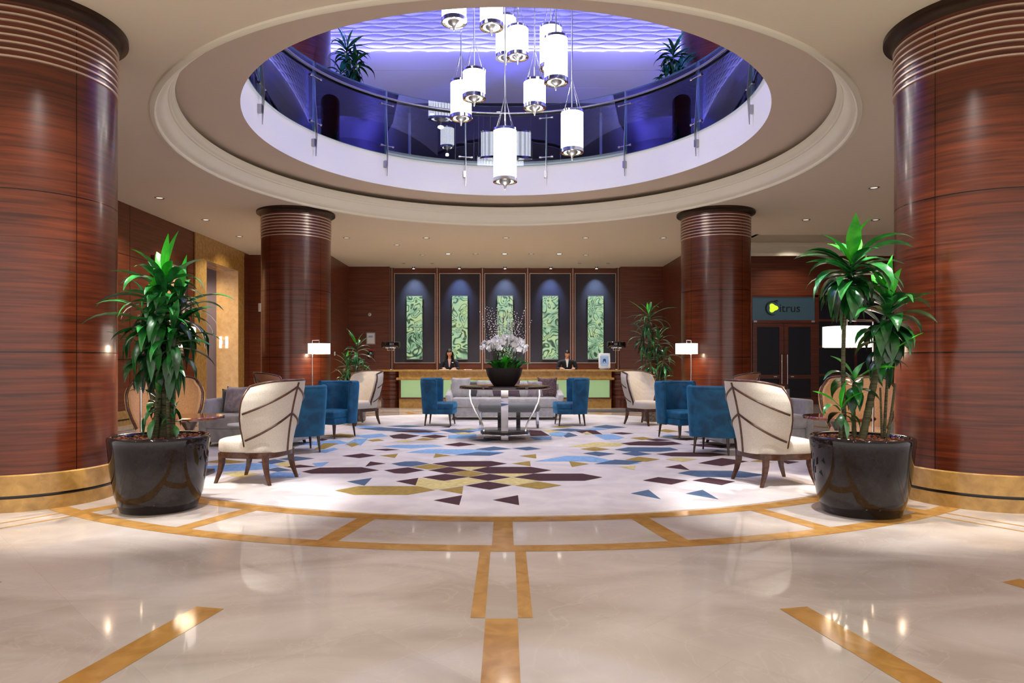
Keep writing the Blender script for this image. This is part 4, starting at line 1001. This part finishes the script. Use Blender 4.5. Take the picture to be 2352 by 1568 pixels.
# centre table
TX, TY = -.02, 11.5
t = thing('centre_table', 'round dark glossy table on curved chrome straps in the middle of the rug', 'table', (TX, TY, .013))
b = MB(); b.lathe([(0, .855), (.74, .855), (.76, .865), (.76, .885), (.75, .892), (0, .892)], 'glossy_top', 96); b.build('table_top', t, 40)
b = MB(); b.lathe([(.742, .847), (.766, .847), (.768, .857), (.742, .857)], 'bronze_strip', 96); b.build('top_rim', t, 40)
for k in range(4):
    a = -PI/2+k*PI/2; pts = [(.58, .86), (.585, .74), (.56, .62), (.50, .48), (.42, .34), (.365, .22), (.345, .12), (.345, .012), (.36, 0)]
    T_ = Matrix.Rotation(a, 4, 'Z'); b = MB(); b.T = T_; vs = []
    for i, (r, z) in enumerate(pts):
        for dr, dy in ((-.012, -.058), (.012, -.058), (.012, .058), (-.012, .058)): vs.append((r+dr, dy, z))
    n = len(pts); b.add(vs, [(i*4+q, i*4+(q+1) % 4, i*4+4+(q+1) % 4, i*4+4+q) for i in range(n-1) for q in range(4)]+[(3, 2, 1, 0), (n*4-4, n*4-3, n*4-2, n*4-1)], 'chrome'); b.build('strap_leg', t, 40)
b = MB(); b.lathe([(0, .10), (.40, .10), (.41, .115), (.41, .135), (.40, .145), (0, .145)], 'glossy_top', 72); b.lathe([(.41, .092), (.42, .092), (.42, .104), (.41, .104)], 'chrome', 72); b.build('lower_shelf', t, 40)
b = MB(); b.rbox(-.06, .06, -.06, .06, 0, .10, 'chrome', .01, 2); b.build('foot', t)

# ================================================================ floor lamps
def floor_lamp(x, y, label, arm, r=.235):
    """arm: (dx, dy) from the shade centre to the pole"""
    t = thing('floor_lamp', label, 'lamp', (x, y, .013), 0, 'white drum floor lamps')
    ax, ay = arm
    b = MB(); b.lathe([(0, 0), (.15, 0), (.15, .018), (.14, .024), (0, .024)], 'chrome', 40, (ax, ay)); b.build('base', t, 40)
    b = MB(); b.tube([(ax, ay, .02), (ax, ay, 1.735), (ax*.93, ay*.93, 1.742), (0, 0, 1.742), (0, 0, 1.62)], .011, 'chrome', 10); b.build('pole', t, 60)
    b = MB(); b.lathe([(r, 1.455), (r, 1.672), (r-.004, 1.672), (r-.004, 1.455)], 'shade', 56); b.lathe([(0, 1.64), (r-.005, 1.64)], 'shade', 40); b.build('lamp_shade', t, 40)
    L_ = point((x, y, 1.50), 26, (1, .80, .58), .06)
floor_lamp(-3.55, 7.25, 'large white drum floor lamp glowing behind the big left plant', (-.38, .10))
floor_lamp(3.62, 7.25, 'large white drum floor lamp glowing behind the big right plant', (.36, .15))
floor_lamp(wx(733, 14.15), 14.15, 'white drum floor lamp glowing before the far left column', (-.15, .03), .225)
floor_lamp(wx(1577, 14.15), 14.15, 'white drum floor lamp glowing before the far right column', (.10, .03), .225)

# ================================================================ plants
def leaf(mb, p, az, el, ln, wd, droop, m, rng, seg=8):
    p = Vector(p); e = el; a = az; vs = []; tw = rng.uniform(-.25, .25)
    for i in range(seg+1):
        t_ = i/seg; d = Vector((math.cos(a)*math.cos(e), math.sin(a)*math.cos(e), math.sin(e)))
        sd = Vector((-math.sin(a), math.cos(a), 0)); nrm = d.cross(sd)
        sd = (sd*math.cos(tw*t_*2)+nrm*math.sin(tw*t_*2))
        w_ = wd*(.30+.78*min(1, t_*2.4)**1.2)*(1-max(0, (t_-.4)/.6)**1.8) if t_ < .999 else 0.002
        up = -nrm if nrm.z < 0 else nrm
        w_ *= 1.18
        vs += [p-sd*w_+up*w_*.35, p.copy(), p+sd*w_+up*w_*.35]
        p = p+d*(ln/seg); e = max(-1.45, e-droop/seg*(.45+1.3*t_)); a += tw*.12
    fs = []
    for i in range(seg):
        k = i*3; fs += [(k, k+1, k+4, k+3), (k+1, k+2, k+5, k+4)]
    mb.add(vs, fs, m)
def crown(parent, c, n, ln, wd, seed, h=.25, young=5, dark=.3, lo=-.5, name='foliage', mats=('leaf', 'leaf_young', 'leaf_dark')):
    rng = random.Random(seed); b = MB()
    for i in range(n):
        f = i/max(1, n-1)      # 0 = top / young, 1 = old
        az = i*2.39996+rng.uniform(-.8, .8); el = 1.30-(1.30-lo)*f**.75+rng.uniform(-.34, .34)
        l_ = ln*(.72+.35*math.sin(PI*min(1, f*1.2+.12)))*rng.uniform(.68, 1.25)
        z = c[2]-h*f
        m_ = mats[1] if i < young else (mats[2] if rng.random() < dark*f*1.5 else mats[0])
        leaf(b, (c[0]+rng.uniform(-.012, .012), c[1]+rng.uniform(-.012, .012), z), az, el, l_, wd*rng.uniform(.8, 1.15), (1.0+1.5*f)*rng.uniform(.45, 1.5) if i >= young else rng.uniform(.1, .9), m_, rng)
    return b.build(name, parent, 0 if 0 else 60, recalc=False)
def cane(parent, p0, p1, r0=.022, r1=.016, bend=.02, seed=0):
    rng = random.Random(seed); p0 = Vector(p0); p1 = Vector(p1); b = MB(); n = 26
    bx_, by_ = rng.uniform(-bend, bend), rng.uniform(-bend, bend)
    pts = [p0.lerp(p1, i/n)+Vector((bx_*math.sin(PI*i/n), by_*math.sin(PI*i/n), 0)) for i in range(n+1)]
    b.tube(pts, [(r0+(r1-r0)*i/n)*(1+.10*(i % 2)) for i in range(n+1)], 'cane', 10); return b.build('cane', parent, 60)
def big_pot(parent, H=.66, rt=.42, rb=.315, m='pot', soilm='soil', seed=1):
    b = MB(); b.lathe([(0, 0), (rb-.02, 0), (rb, .012), (rb+.045, H*.22), (rb+.08, H*.55), (rt-.008, H*.85), (rt, H-.03), (rt-.006, H-.008), (rt-.022, H), (rt-.042, H-.008), (rt-.05, H-.06)], m, 80); b.build('pot', parent, 60)
    b = MB(); rng = random.Random(seed); rs = rt-.045
    b.lathe([(0, H-.035), (rs, H-.05)], soilm, 48)
    for i in range(260 if rt > .4 else 40):
        a = rng.uniform(0, 2*PI); r_ = rs*math.sqrt(rng.random())*.96; s_ = rng.uniform(.008, .02); c_ = Vector((r_*math.cos(a), r_*math.sin(a), H-.036+rng.uniform(0, .008)))
        R3 = Matrix.Rotation(rng.uniform(0, PI), 3, 'Z') @ Matrix.Rotation(rng.uniform(-.6, .6), 3, 'X')
        vs = [c_+R3 @ Vector((x*s_, y*s_*.7, z*s_*.4)) for z in (-1, 1) for y in (-1, 1) for x in (-1, 1)]
        b.add(vs, [(0, 2, 3, 1), (4, 5, 7, 6), (0, 1, 5, 4), (2, 6, 7, 3), (0, 4, 6, 2), (1, 3, 7, 5)], soilm)
    b.build('soil', parent, 0)
# big left plant
X0, Y0 = -3.11, 6.13
t = thing('potted_plant', 'bushy dark green plant in a glossy dark pot at the left foreground', 'plant', (X0, Y0, 0)); big_pot(t)
def rel(px, py, dy=0): return (wx(px, Y0+dy)-X0, dy, wz(py, Y0+dy))
for p0, p1, r_, sd in (((.03, .02, .6), rel(378, 660), .03, 1), ((-.02, -.05, .6), rel(352, 730, -.08), .026, 2), ((.07, .08, .6), rel(410, 720, .1), .028, 3), ((.12, -.06, .6), rel(396, 770, -.1), .016, 4), ((-.04, .08, .6), rel(330, 800, .12), .02, 5), ((.0, .0, .6), rel(372, 900), .03, 6)):
    cane(t, p0, p1, r_, r_*.7, .03, sd)
crown(t, rel(376, 640), 34, .44, .036, 11, .22, 6, .2, -.35)
crown(t, rel(378, 690), 34, .48, .038, 12, .25, 0, .5, -.7)
crown(t, rel(412, 690, .1), 34, .46, .034, 13, .30, 3, .5, -.8)
crown(t, rel(345, 715, -.1), 36, .44, .034, 14, .32, 2, .5, -.9)
crown(t, rel(398, 755, -.08), 32, .40, .032, 15, .32, 0, .6, -1.0)
crown(t, rel(335, 790, .1), 26, .34, .03, 16, .28, 0, .7, -1.0)
crown(t, rel(372, 800, 0), 22, .32, .028, 17, .26, 0, .7, -1.1)
crown(t, rel(362, 900, -.05), 16, .30, .026, 18, .22, 0, .5, -.9)
crown(t, rel(400, 955, -.1), 7, .17, .022, 19, .10, 0, .2, -.8)
# big right plant
X0, Y0 = 3.107, 5.97
t = thing('potted_plant', 'tall plant with several separate leaf crowns in a glossy dark pot at the right foreground', 'plant', (X0, Y0, 0)); big_pot(t, .67, .42, .315, seed=2)
B3 = lambda px, dy=0: (wx(px, Y0+dy)-X0, dy, .6)
for p0, p1, r_, sd in ((B3(1941), rel(1944, 640), .019, 1), (B3(1978), rel(2028, 760), .032, 2), (B3(1964, .05), rel(1962, 880, .05), .02, 3), (B3(1930, -.05), rel(1934, 950, -.05), .017, 4), (B3(2030, .1), rel(2040, 830, .1), .014, 5), (B3(2036, -.05), rel(2056, 880, -.02), .012, 6), (B3(2026, .02), rel(2022, 890, .02), .010, 7)):
    cane(t, p0, p1, r_, r_*.75, .02, sd)
crown(t, rel(1955, 602), 52, .47, .048, 21, .24, 5, .2, -.75)
crown(t, rel(1950, 640, .05), 14, .36, .036, 22, .16, 0, .3, -1.0)
crown(t, rel(2044, 695), 50, .43, .048, 23, .30, 5, .2, -.8)
crown(t, rel(2030, 760, .06), 14, .34, .034, 24, .22, 0, .4, -1.0)
crown(t, rel(2045, 805, -.05), 8, .26, .026, 25, .1, 3, .2, -.6)
crown(t, rel(1962, 868, .03), 18, .30, .036, 26, .12, 3, .2, -.7)
crown(t, rel(1932, 935, -.03), 11, .24, .026, 27, .08, 3, .2, -.6)
# plants at the reception
def mid_plant(x, y, H, n, lab, seed, potm='pot_grey', cr=None):
    t = thing('potted_plant', lab, 'plant', (x, y, .013)); 
    b = MB(); b.lathe([(0, 0), (.24, 0), (.26, .02), (.29, .24), (.29, .30), (.27, .30)], 'pot_grey', 40); b.build('pot', t, 50)
    b = MB(); b.lathe([(.27, .29), (.33, .31), (.36, .60), (.36, .66), (.33, .66), (.32, .6), (0, .6)], 'pot_black', 40); b.build('cachepot', t, 50)
    for k, (cx_, cy_, z, n_, ln, lo, yg) in enumerate(cr):
        cane(t, (cx_*.4, cy_*.4, .6), (cx_, cy_, z-.05), .022, .016, .03, seed+k)
        crown(t, (cx_, cy_, z), n_, ln, .022, seed+k*3, .35, yg, .6, lo)
    return t
xr = wx(1503, 14.95); q = lambda px: wx(px, 14.95)-xr
mid_plant(xr, 14.95, 2.7, 0, 'tall leafy plant in front of the wood wall right of the reception', 40, cr=(
    (q(1490), 0, wz(722, 14.95), 38, .52, -.9, 5), (q(1478), .05, wz(765, 14.95), 30, .42, -1.1, 0), (q(1515), .1, wz(775, 14.95), 34, .42, -1.0, 0), (q(1525), -.05, wz(815, 14.95), 32, .38, -1.0, 0), (q(1492), 0, wz(820, 14.95), 30, .36, -1.1, 0), (q(1520), .1, wz(865, 14.95), 26, .32, -1.1, 0)))
xl = wx(812, 14.95); q2 = lambda px: wx(px, 14.95)-xl
mid_plant(xl, 14.95, 2.0, 0, 'leafy plant behind the far left cream wing chair', 60, cr=(
    (q2(820), 0, wz(795, 14.95), 34, .46, -.6, 4), (q2(796), .05, wz(835, 14.95), 30, .36, -1.0, 2), (q2(818), -.05, wz(840, 14.95), 30, .38, -1.0, 0), (q2(788), .1, wz(872, 14.95), 24, .32, -1.0, 0), (q2(835), .1, wz(868, 14.95), 22, .32, -1.0, 0)))
# upper gallery plants
for s, px, py, sd in ((-1, 795, 108, 80), (1, 1548, 118, 90)):
    x, y = wx(px, 14.4), 14.45
    t = thing('potted_plant', 'tall palm-like plant in a dark pot on the upper gallery at the '+('left' if s < 0 else 'right'), 'plant', (x, y, ZU))
    b = MB(); b.lathe([(0, 0), (.26, 0), (.30, .3), (.33, .78), (.33, .82), (.30, .82), (.29, .76), (0, .76)], 'pot_black', 40); b.build('pot', t, 50)
    ztop = wz(py, 14.4)-ZU
    for k, (dx, dz) in enumerate(((0, 0), (.16, -.28), (-.14, -.45), (.05, -.65), (-.05, -.95))):
        cane(t, (dx*.3, 0, .75), (dx, .02*k, ztop+dz-.05), .022, .016, .02, sd+k)
        crown(t, (dx, .02*k, ztop+dz), 38 if k < 2 else 26, .45 if k < 2 else .34, .034, sd+k*5, .25, 3 if k == 0 else 0, .9, -.7, mats=('leaf_dark', 'leaf', 'leaf_dark'))
# upper gallery bar tables
for s, px in ((-1, 940), (1, 1381)):
    x, y = wx(px, 15.0), 15.05
    t = thing('bar_table', 'round high bar table on a steel post on the upper gallery, '+('left' if s < 0 else 'right'), 'table', (x, y, ZU), 0, 'gallery bar tables')
    b = MB(); b.lathe([(0, 1.04), (.34, 1.04), (.35, 1.05), (.35, 1.07), (0, 1.07)], 'glossy_top', 48); b.build('table_top', t, 40)
    b = MB(); b.lathe([(.24, 0), (.24, .012), (.04, .03), (.03, .05), (.03, 1.04)], 'steel', 32); b.build('post', t, 50)

# ================================================================ orchid bowl on the centre table
t = thing('orchid_planter', 'dark bowl of white orchids and bead twigs on the centre table', 'flower arrangement', (TX-.01, TY, .013+.8925))
def sq(mb, prof, m, n=48, p=3.2):
    vs = []
    for i in range(n):
        a = 2*PI*i/n; c_ = math.copysign(abs(math.cos(a))**(2/p), math.cos(a)); s_ = math.copysign(abs(math.sin(a))**(2/p), math.sin(a))
        for r, z in prof: vs.append((c_*r, s_*r, z))
    P = len(prof); mb.add(vs, [(i*P+k, ((i+1) % n)*P+k, ((i+1) % n)*P+k+1, i*P+k+1) for i in range(n) for k in range(P-1)], m)
b = MB(); sq(b, [(.001, 0), (.17, 0), (.185, .01), (.24, .09), (.285, .18), (.315, .30), (.30, .30), (.27, .20)], 'bowl'); b.build('bowl', t, 50)
b = MB(); sq(b, [(.001, .27), (.295, .265)], 'soil'); b.build('soil', t, 0)
rng = random.Random(5); b = MB()
for i in range(46):
    r_ = .22*math.sqrt(rng.random()); a = rng.uniform(0, 2*PI); leaf(b, (r_*math.cos(a), r_*math.sin(a), .27), a+rng.uniform(-.6, .6), rng.uniform(.7, 1.3), rng.uniform(.2, .30), rng.uniform(.035, .05), rng.uniform(.5, 1.5), 'leaf_young' if i % 3 == 0 else 'leaf', rng)
b.build('orchid_leaves', t, 60, False)
b = MB(); fl_ = MB()
def flower(mb, c, r_, rng):
    c = Vector(c); Rm = Matrix.Rotation(rng.uniform(0, 2*PI), 3, 'Z') @ Matrix.Rotation(rng.uniform(.7, 1.9), 3, 'X') @ Matrix.Rotation(rng.uniform(0, 2*PI), 3, 'Z')
    for k in range(5):
        a = k*2*PI/5; d = Vector((math.cos(a), math.sin(a), .15)); sd = Vector((-math.sin(a), math.cos(a), 0)); w_ = .50 if k % 2 else .36
        pts = [Vector((0, 0, 0)), d*.45+sd*w_, d*.85+sd*w_*.8, d*1.05, d*.85-sd*w_*.8, d*.45-sd*w_]
        mb.add([c+Rm @ (p*r_) for p in pts], [(0, 1, 2, 3), (0, 3, 4, 5)], 'white_flower')
for i in range(40):
    a = rng.uniform(0, 2*PI); r_ = .2*math.sqrt(rng.random()); x0, y0 = r_*math.cos(a), r_*math.sin(a)
    a2 = rng.uniform(0, 2*PI); R2 = .44*math.sqrt(rng.uniform(.02, 1)); x1, y1 = R2*math.cos(a2), R2*math.sin(a2)*.7; zt_ = .82-.09*(R2/.42)**2+rng.uniform(-.04, .03)
    pts = [(x0, y0, .27), (x0*.9+x1*.1, y0*.9+y1*.1, .5), (x0*.6+x1*.4, y0*.6+y1*.4, zt_*.93), (x0*.3+x1*.7, y0*.3+y1*.7, zt_), (x1, y1, zt_-.06)]
    b.tube(pts, .004, 'leaf_dark', 5)
    for k in range(8):
        f = k/7; q0, q1 = Vector(pts[2]).lerp(Vector(pts[3]), min(1, f*2)), Vector(pts[3]).lerp(Vector(pts[4]), max(0, f*2-1))
        c_ = (q0 if f < .5 else q1)+Vector((rng.uniform(-.045, .045), rng.uniform(-.045, .045), rng.uniform(-.07, .02)))
        flower(fl_, c_, rng.uniform(.042, .056), rng)
b.build('orchid_stems', t, 60); tag(fl_.build('orchid_flowers', t, 0, False), kind='stuff')
b = MB(); bd = MB()
for i in range(38):
    a = rng.uniform(0, 2*PI); r_ = rng.uniform(.05, .26); x0, y0 = r_*math.cos(a), r_*math.sin(a); x1, y1 = x0*1.75+rng.uniform(-.04, .04), y0*1.5
    zt_ = rng.uniform(1.0, 1.32); pts = [(x0+(x1-x0)*f*f, y0+(y1-y0)*f*f, .28+(zt_-.28)*f) for f in [k/8 for k in range(9)]]
    b.tube(pts, .0022, 'twig', 4)
    for k in range(16):
        f = .35+.65*k/15; c_ = Vector((x0+(x1-x0)*f*f+rng.uniform(-.02, .02), y0+(y1-y0)*f*f+rng.uniform(-.02, .02), .28+(zt_-.28)*f)); s_ = rng.uniform(.006, .010)
        bd.add([c_+Vector(v)*s_ for v in ((1, 0, 0), (-1, 0, 0), (0, 1, 0), (0, -1, 0), (0, 0, 1), (0, 0, -1))], [(0, 2, 4), (2, 1, 4), (1, 3, 4), (3, 0, 4), (2, 0, 5), (1, 2, 5), (3, 1, 5), (0, 3, 5)], 'white_flower')
b.build('twigs', t, 60); tag(bd.build('white_beads', t, 0, False), kind='stuff')

# ================================================================ things on the walls
t = thing('painting', 'warm orange abstract painting in a dark frame behind the left plant', 'painting', (XL, 15.9, 2.55))
b = MB(); b.box(.03, .045, -.62, .62, -.98, .98, 'canvas'); b.build('canvas', t, 0)
b = MB()
for y0, y1, z0, z1 in ((-.80, -.72, -1.12, 1.12), (.72, .80, -1.12, 1.12), (-.72, .72, -1.12, -1.04), (-.72, .72, 1.04, 1.12)): b.box(0, .07, y0, y1, z0, z1, 'wood_dark')
b.box(.0, .03, -.72, .72, -1.04, 1.04, 'cream_trim'); b.build('frame', t, 0)
t = thing('jamb_reflection', 'pair of upright glowing bars imitating wall light reflections on the gold portal jamb', 'painted reflection', (wx(515, DY1), DY1-.002, wz(786, DY1)))  # glowing bars stand in for wall lights mirrored in the jamb
b = MB(); b.box(-.14, .14, -.02, 0, -.06, .06, 'bronze_strip'); b.build('reflection_plate', t, 0)
for s in (-1, 1): b = MB(); b.rbox(s*.09-.035, s*.09+.035, -.07, -.02, -.17, .17, 'shade', .012, 2); b.build('reflection_bar', t)
t = thing('wall_notice', 'pale framed notice on the wood wall left of the reception', 'notice', (wx(852, 23.5), 23.5, wz(777, 23.5)))
b = MB(); b.box(-.15, .15, -.03, 0, -.20, .20, 'steel'); b.build('frame', t, 0)
b = MB(); b.box(-.12, .12, -.034, -.03, -.17, .17, 'paper'); b.box(-.07, .07, -.036, -.03, .03, .10, 'blueprint'); b.build('sheet', t, 0)
t = thing('wall_alarm', 'round white sounder with grille high on the wood wall left of the reception', 'alarm', (wx(849, 23.5), 23.5, wz(722, 23.5)))
b = MB(); b.lathe([(0, -.05), (.035, -.05), (.055, -.03), (.06, 0)], 'white_plastic', 32); o = b.build('housing', t, 40); o.rotation_euler = (-PI/2, 0, 0); o.scale = (1, 1, -1) if 0 else (1, 1, 1)
o.rotation_euler = (-PI/2, 0, 0)
b = MB(); b.lathe([(0, 0), (.015, 0), (.015, .01)], 'pot_black', 20); o = b.build('grille', t, 0); o.rotation_euler = (PI/2, 0, 0); o.location = (0, -.052, 0)
t = thing('fire_call_point', 'red and dark call point box on the wood wall behind the left plant', 'fire alarm', (wx(852, 23.5), 23.5, wz(812, 23.5)))
b = MB(); b.rbox(-.10, .10, -.08, 0, -.16, .10, 'pot_black', .015, 2); b.build('box', t)
b = MB(); b.box(-.14, .14, -.06, 0, .10, .15, 'red'); b.box(-.05, .05, -.088, -.08, -.13, -.06, 'red'); b.build('red_cover', t, 0)
b = MB(); b.box(-.035, .035, -.09, -.08, -.02, .05, 'white_plastic'); b.build('button', t, 0)
b = MB(); b.rbox(-.045, .045, -.03, 0, -.13, .13, 'white_plastic', .012, 2); o = b.build('wall_speaker'); o.location = (wx(597, YB), YB, wz(706, YB))
tag(o, 'small white upright sensor box on the wall left of the far left column', 'sensor')
b = MB(); b.rbox(-.04, .04, -.02, 0, -.06, .06, 'white_plastic', .008, 2); o = b.build('light_switch'); o.location = (wx(776, 21.5)+0, 20.9, 0)
o.location = (-NX, 21.5, wz(812, 21.6)); o.rotation_euler = (0, 0, PI/2); tag(o, 'small white switch on the wood return wall beside the far left column', 'switch')
b = MB(); b.rbox(1.35, 3.5, 17.65, 18.5, 0, .012, 'mat', .004, 1); o = b.build('door_mat'); tag(o, 'dark grey mat on the floor at the right before the reception desk', 'mat')

# ================================================================ the two receptionists
def skin_mesh(nodes, edges, m, lvl=2, root=0):
    me = bpy.data.meshes.new('tmp'); me.from_pydata([n[0] for n in nodes], edges, []); o = bpy.data.objects.new('tmp', me); C.objects.link(o)
    sk = o.modifiers.new('s', 'SKIN'); 
    for i, n in enumerate(nodes):
        r = n[1]; me.skin_vertices[0].data[i].radius = r if isinstance(r, tuple) else (r, r)
    me.skin_vertices[0].data[root].use_root = True
    if lvl: ss = o.modifiers.new('d', 'SUBSURF'); ss.levels = lvl; ss.render_levels = lvl
    dg = bpy.context.evaluated_depsgraph_get(); e = o.evaluated_get(dg); r = bpy.data.meshes.new_from_object(e)
    vs = [v.co.copy() for v in r.vertices]; fs = [tuple(p.vertices) for p in r.polygons]
    bpy.data.objects.remove(o); bpy.data.meshes.remove(me); bpy.data.meshes.remove(r); return vs, fs
def person(x, y, label, female, bow):
    """faces -Y (towards the camera); feet on the floor"""
    t = thing('person', label, 'person', (x, y, 0), 0, None)
    S = .95 if female else 1.0; sh = .185 if female else .205
    # skeleton
    nd = [((0, .02, .92), (.15, .11)), ((0, .03, 1.10), (.135, .10)), ((0, .0, 1.25), (.135, .085)), ((0, -.02, 1.34), (.065, .05)), ((0, -.05-bow*.02, 1.42), .052), ((0, -.07-bow*.05, 1.47-bow*.02), .05)]
    ed = [(0, 1), (1, 2), (2, 3), (3, 4), (4, 5)]
    hands = []
    for s in (-1, 1):
        k = len(nd); nd += [((s*sh*.75, -.0, 1.29), .042), ((s*(sh+.02), .0, 1.27), .042), ((s*(sh+.06), -.04, 1.08), .036), ((s*(sh-.02), -.24, 1.10), .034), ((s*(sh-.05), -.30, 1.105), (.034, .018))]
        ed += [(2, k), (k, k+1), (k+1, k+2), (k+2, k+3), (k+3, k+4)]; h0 = Vector(nd[k+4][0])
        for f, (fx, ln) in enumerate(((-.030, .060), (-.010, .072), (.010, .068), (.030, .052))):
            j = len(nd); nd += [((h0.x+s*fx, h0.y-.045, h0.z), .0095), ((h0.x+s*fx*1.1, h0.y-.045-ln*.55, h0.z+.004), .0085), ((h0.x+s*fx*1.1, h0.y-.045-ln, h0.z-.012), .0075)]
            ed += [(k+4, j), (j, j+1), (j+1, j+2)]
        j = len(nd); nd += [((h0.x-s*.04, h0.y-.01, h0.z-.003), .011), ((h0.x-s*.058, h0.y-.045, h0.z-.006), .009)]; ed += [(k+4, j), (j, j+1)]
        k = len(nd); nd += [((s*.10, .02, .84), .095), ((s*.11, .02, .48), .06), ((s*.11, .05, .10), .042), ((s*.11, -.08, .035), (.045, .03))]; ed += [(0, k), (k, k+1), (k+1, k+2), (k+2, k+3)]
    vs, fs = skin_mesh(nd, ed, 'skin'); b = MB(); b.add(vs, fs, 'skin')
    # head, joined into the body mesh
    tilt = Matrix.Translation((0, -.085-bow*.05, 1.56-bow*.05)) @ Matrix.Rotation(.15+bow*.55, 4, 'X')
    def hd(u, v):
        a = u*2*PI; e = (v-.5)*PI; c_ = math.cos(e); z = math.sin(e)
        jaw = 1-.28*max(0, -z)**1.3; X = .074*c_*math.sin(a)*jaw; Y = -.092*c_*math.cos(a)*(jaw if math.cos(a) > 0 else 1); Z = .115*z
        f = math.cos(a)*c_
        if f > .6:
            nz = max(0, 1-abs(X)/.018)*max(0, 1-abs(Z+.012)/.035); Y -= .022*nz
            ey = max(0, 1-abs(abs(X)-.03)/.016)*max(0, 1-abs(Z-.012)/.014); Y += .010*ey
            Y -= .006*max(0, 1-abs(X)/.03)*max(0, 1-abs(Z+.055)/.012)
        return tilt @ Vector((X, Y, Z))
    b.grid(hd, 40, 30, 'skin')
    for s in (-1, 1):
        b.add([tilt @ Vector((s*(.074+.012*math.cos(k*PI/3)), .01+.014*math.cos(k*PI/3), .0+.028*math.sin(k*PI/3))) for k in range(6)]+[tilt @ Vector((s*.066, .0, 0))], [(k, (k+1) % 6, 6) for k in range(6)]+[(0, 1, 2, 3, 4, 5)], 'skin')
    b.build('body', t, 80)
    b = MB()
    for s in (-1, 1): b.lathe([(0, -.006), (.009, -.003), (.009, .003), (0, .006)], 'pot_black', 10); 
    vv = b.v; h_ = len(vv)//2; b.v = [tuple(tilt @ Vector((v[0]+(-.03 if i < h_ else .03), v[1]*.4-.079, v[2]+.012))) for i, v in enumerate(vv)]; b.build('eyes', t, 60)
    b = MB(); b.T = tilt; b.rbox(-.022, .022, -.093, -.083, -.060, -.050, 'red', .004, 2); b.build('lips', t, 60)
    # hair
    def hr(u, v):
        a = PI*.0+u*2*PI; e = -.25+v*(PI/2+.25); c_ = math.cos(e); fr = math.cos(a)
        lo = 0
        if female: rr = 1.16
        else: rr = 1.10
        ee = e if fr < .35 else max(e, .62 if not female else .36)
        c_ = math.cos(ee)
        return tilt @ Vector((.074*rr*c_*math.sin(a), -.092*rr*c_*fr, .118*rr*math.sin(ee)))
    b = MB(); b.grid(hr, 40, 14, 'hair')
    if female:
        b.slab(lambda u, v: tilt @ Vector(((.110+.035*v)*math.sin(PI*.32+(u)*PI*1.36), -.100*math.cos(PI*.32+u*PI*1.36)+.01-.03*v, .03-.26*v)), lambda u, v: tilt @ Vector(((.076+.03*v)*math.sin(PI*.32+(u)*PI*1.36), -.068*math.cos(PI*.32+u*PI*1.36)+.01-.03*v, .03-.255*v)), 30, 12, 'hair')
    b.build('hair', t, 80)
    # clothing
    jn = [((0, .02, .84), (.175, .125)), ((0, .03, 1.05), (.150, .115)), ((0, .0, 1.26), (.178, .122)), ((0, -.005, 1.345), (.115, .085))]; je = [(0, 1), (1, 2), (2, 3)]
    for s in (-1, 1):
        k = len(jn); jn += [((s*sh*.72, -.01, 1.325), .085), ((s*(sh+.02), 0, 1.285), .085), ((s*(sh+.06), -.04, 1.08), .057), ((s*(sh-.015), -.22, 1.105), .047)]; je += [(2, k), (k, k+1), (k+1, k+2), (k+2, k+3)]
    vs, fs = skin_mesh(jn, je, 'suit'); b = MB(); b.add(vs, fs, 'suit'); b.build('jacket', t, 80)
    tn = [((0, .02, .90), (.168, .122))]; te = []
    for s in (-1, 1): k = len(tn); tn += [((s*.10, .02, .82), .105), ((s*.11, .02, .48), .075), ((s*.11, .05, .08), .062)]; te += [(0, k), (k, k+1), (k+1, k+2)]
    vs, fs = skin_mesh(tn, te, 'suit'); b = MB(); b.add(vs, fs, 'suit'); b.build('trousers', t, 80)
    b = MB(); b.add([(-.045, -.118, 1.38), (.045, -.118, 1.38), (.012, -.135, 1.14), (-.012, -.135, 1.14), (-.045, -.07, 1.38), (.045, -.07, 1.38), (.012, -.08, 1.14), (-.012, -.08, 1.14)],
        [(0, 3, 2, 1), (4, 5, 6, 7), (0, 1, 5, 4), (1, 2, 6, 5), (2, 3, 7, 6), (3, 0, 4, 7)], 'scarf' if female else 'shirt'); b.build('scarf' if female else 'shirt_front', t, 0)
    if female: b = MB(); b.box(.07, .12, -.135, -.12, 1.27, 1.29, 'shirt'); b.build('name_badge', t, 0)
    return t
person(wx(1033, 20.25), 20.25, 'woman with long black hair in a dark suit and pink scarf behind the desk', True, .1)
person(wx(1302, 20.25), 20.25, 'man with short dark hair in a dark suit looking down behind the desk', False, .75)
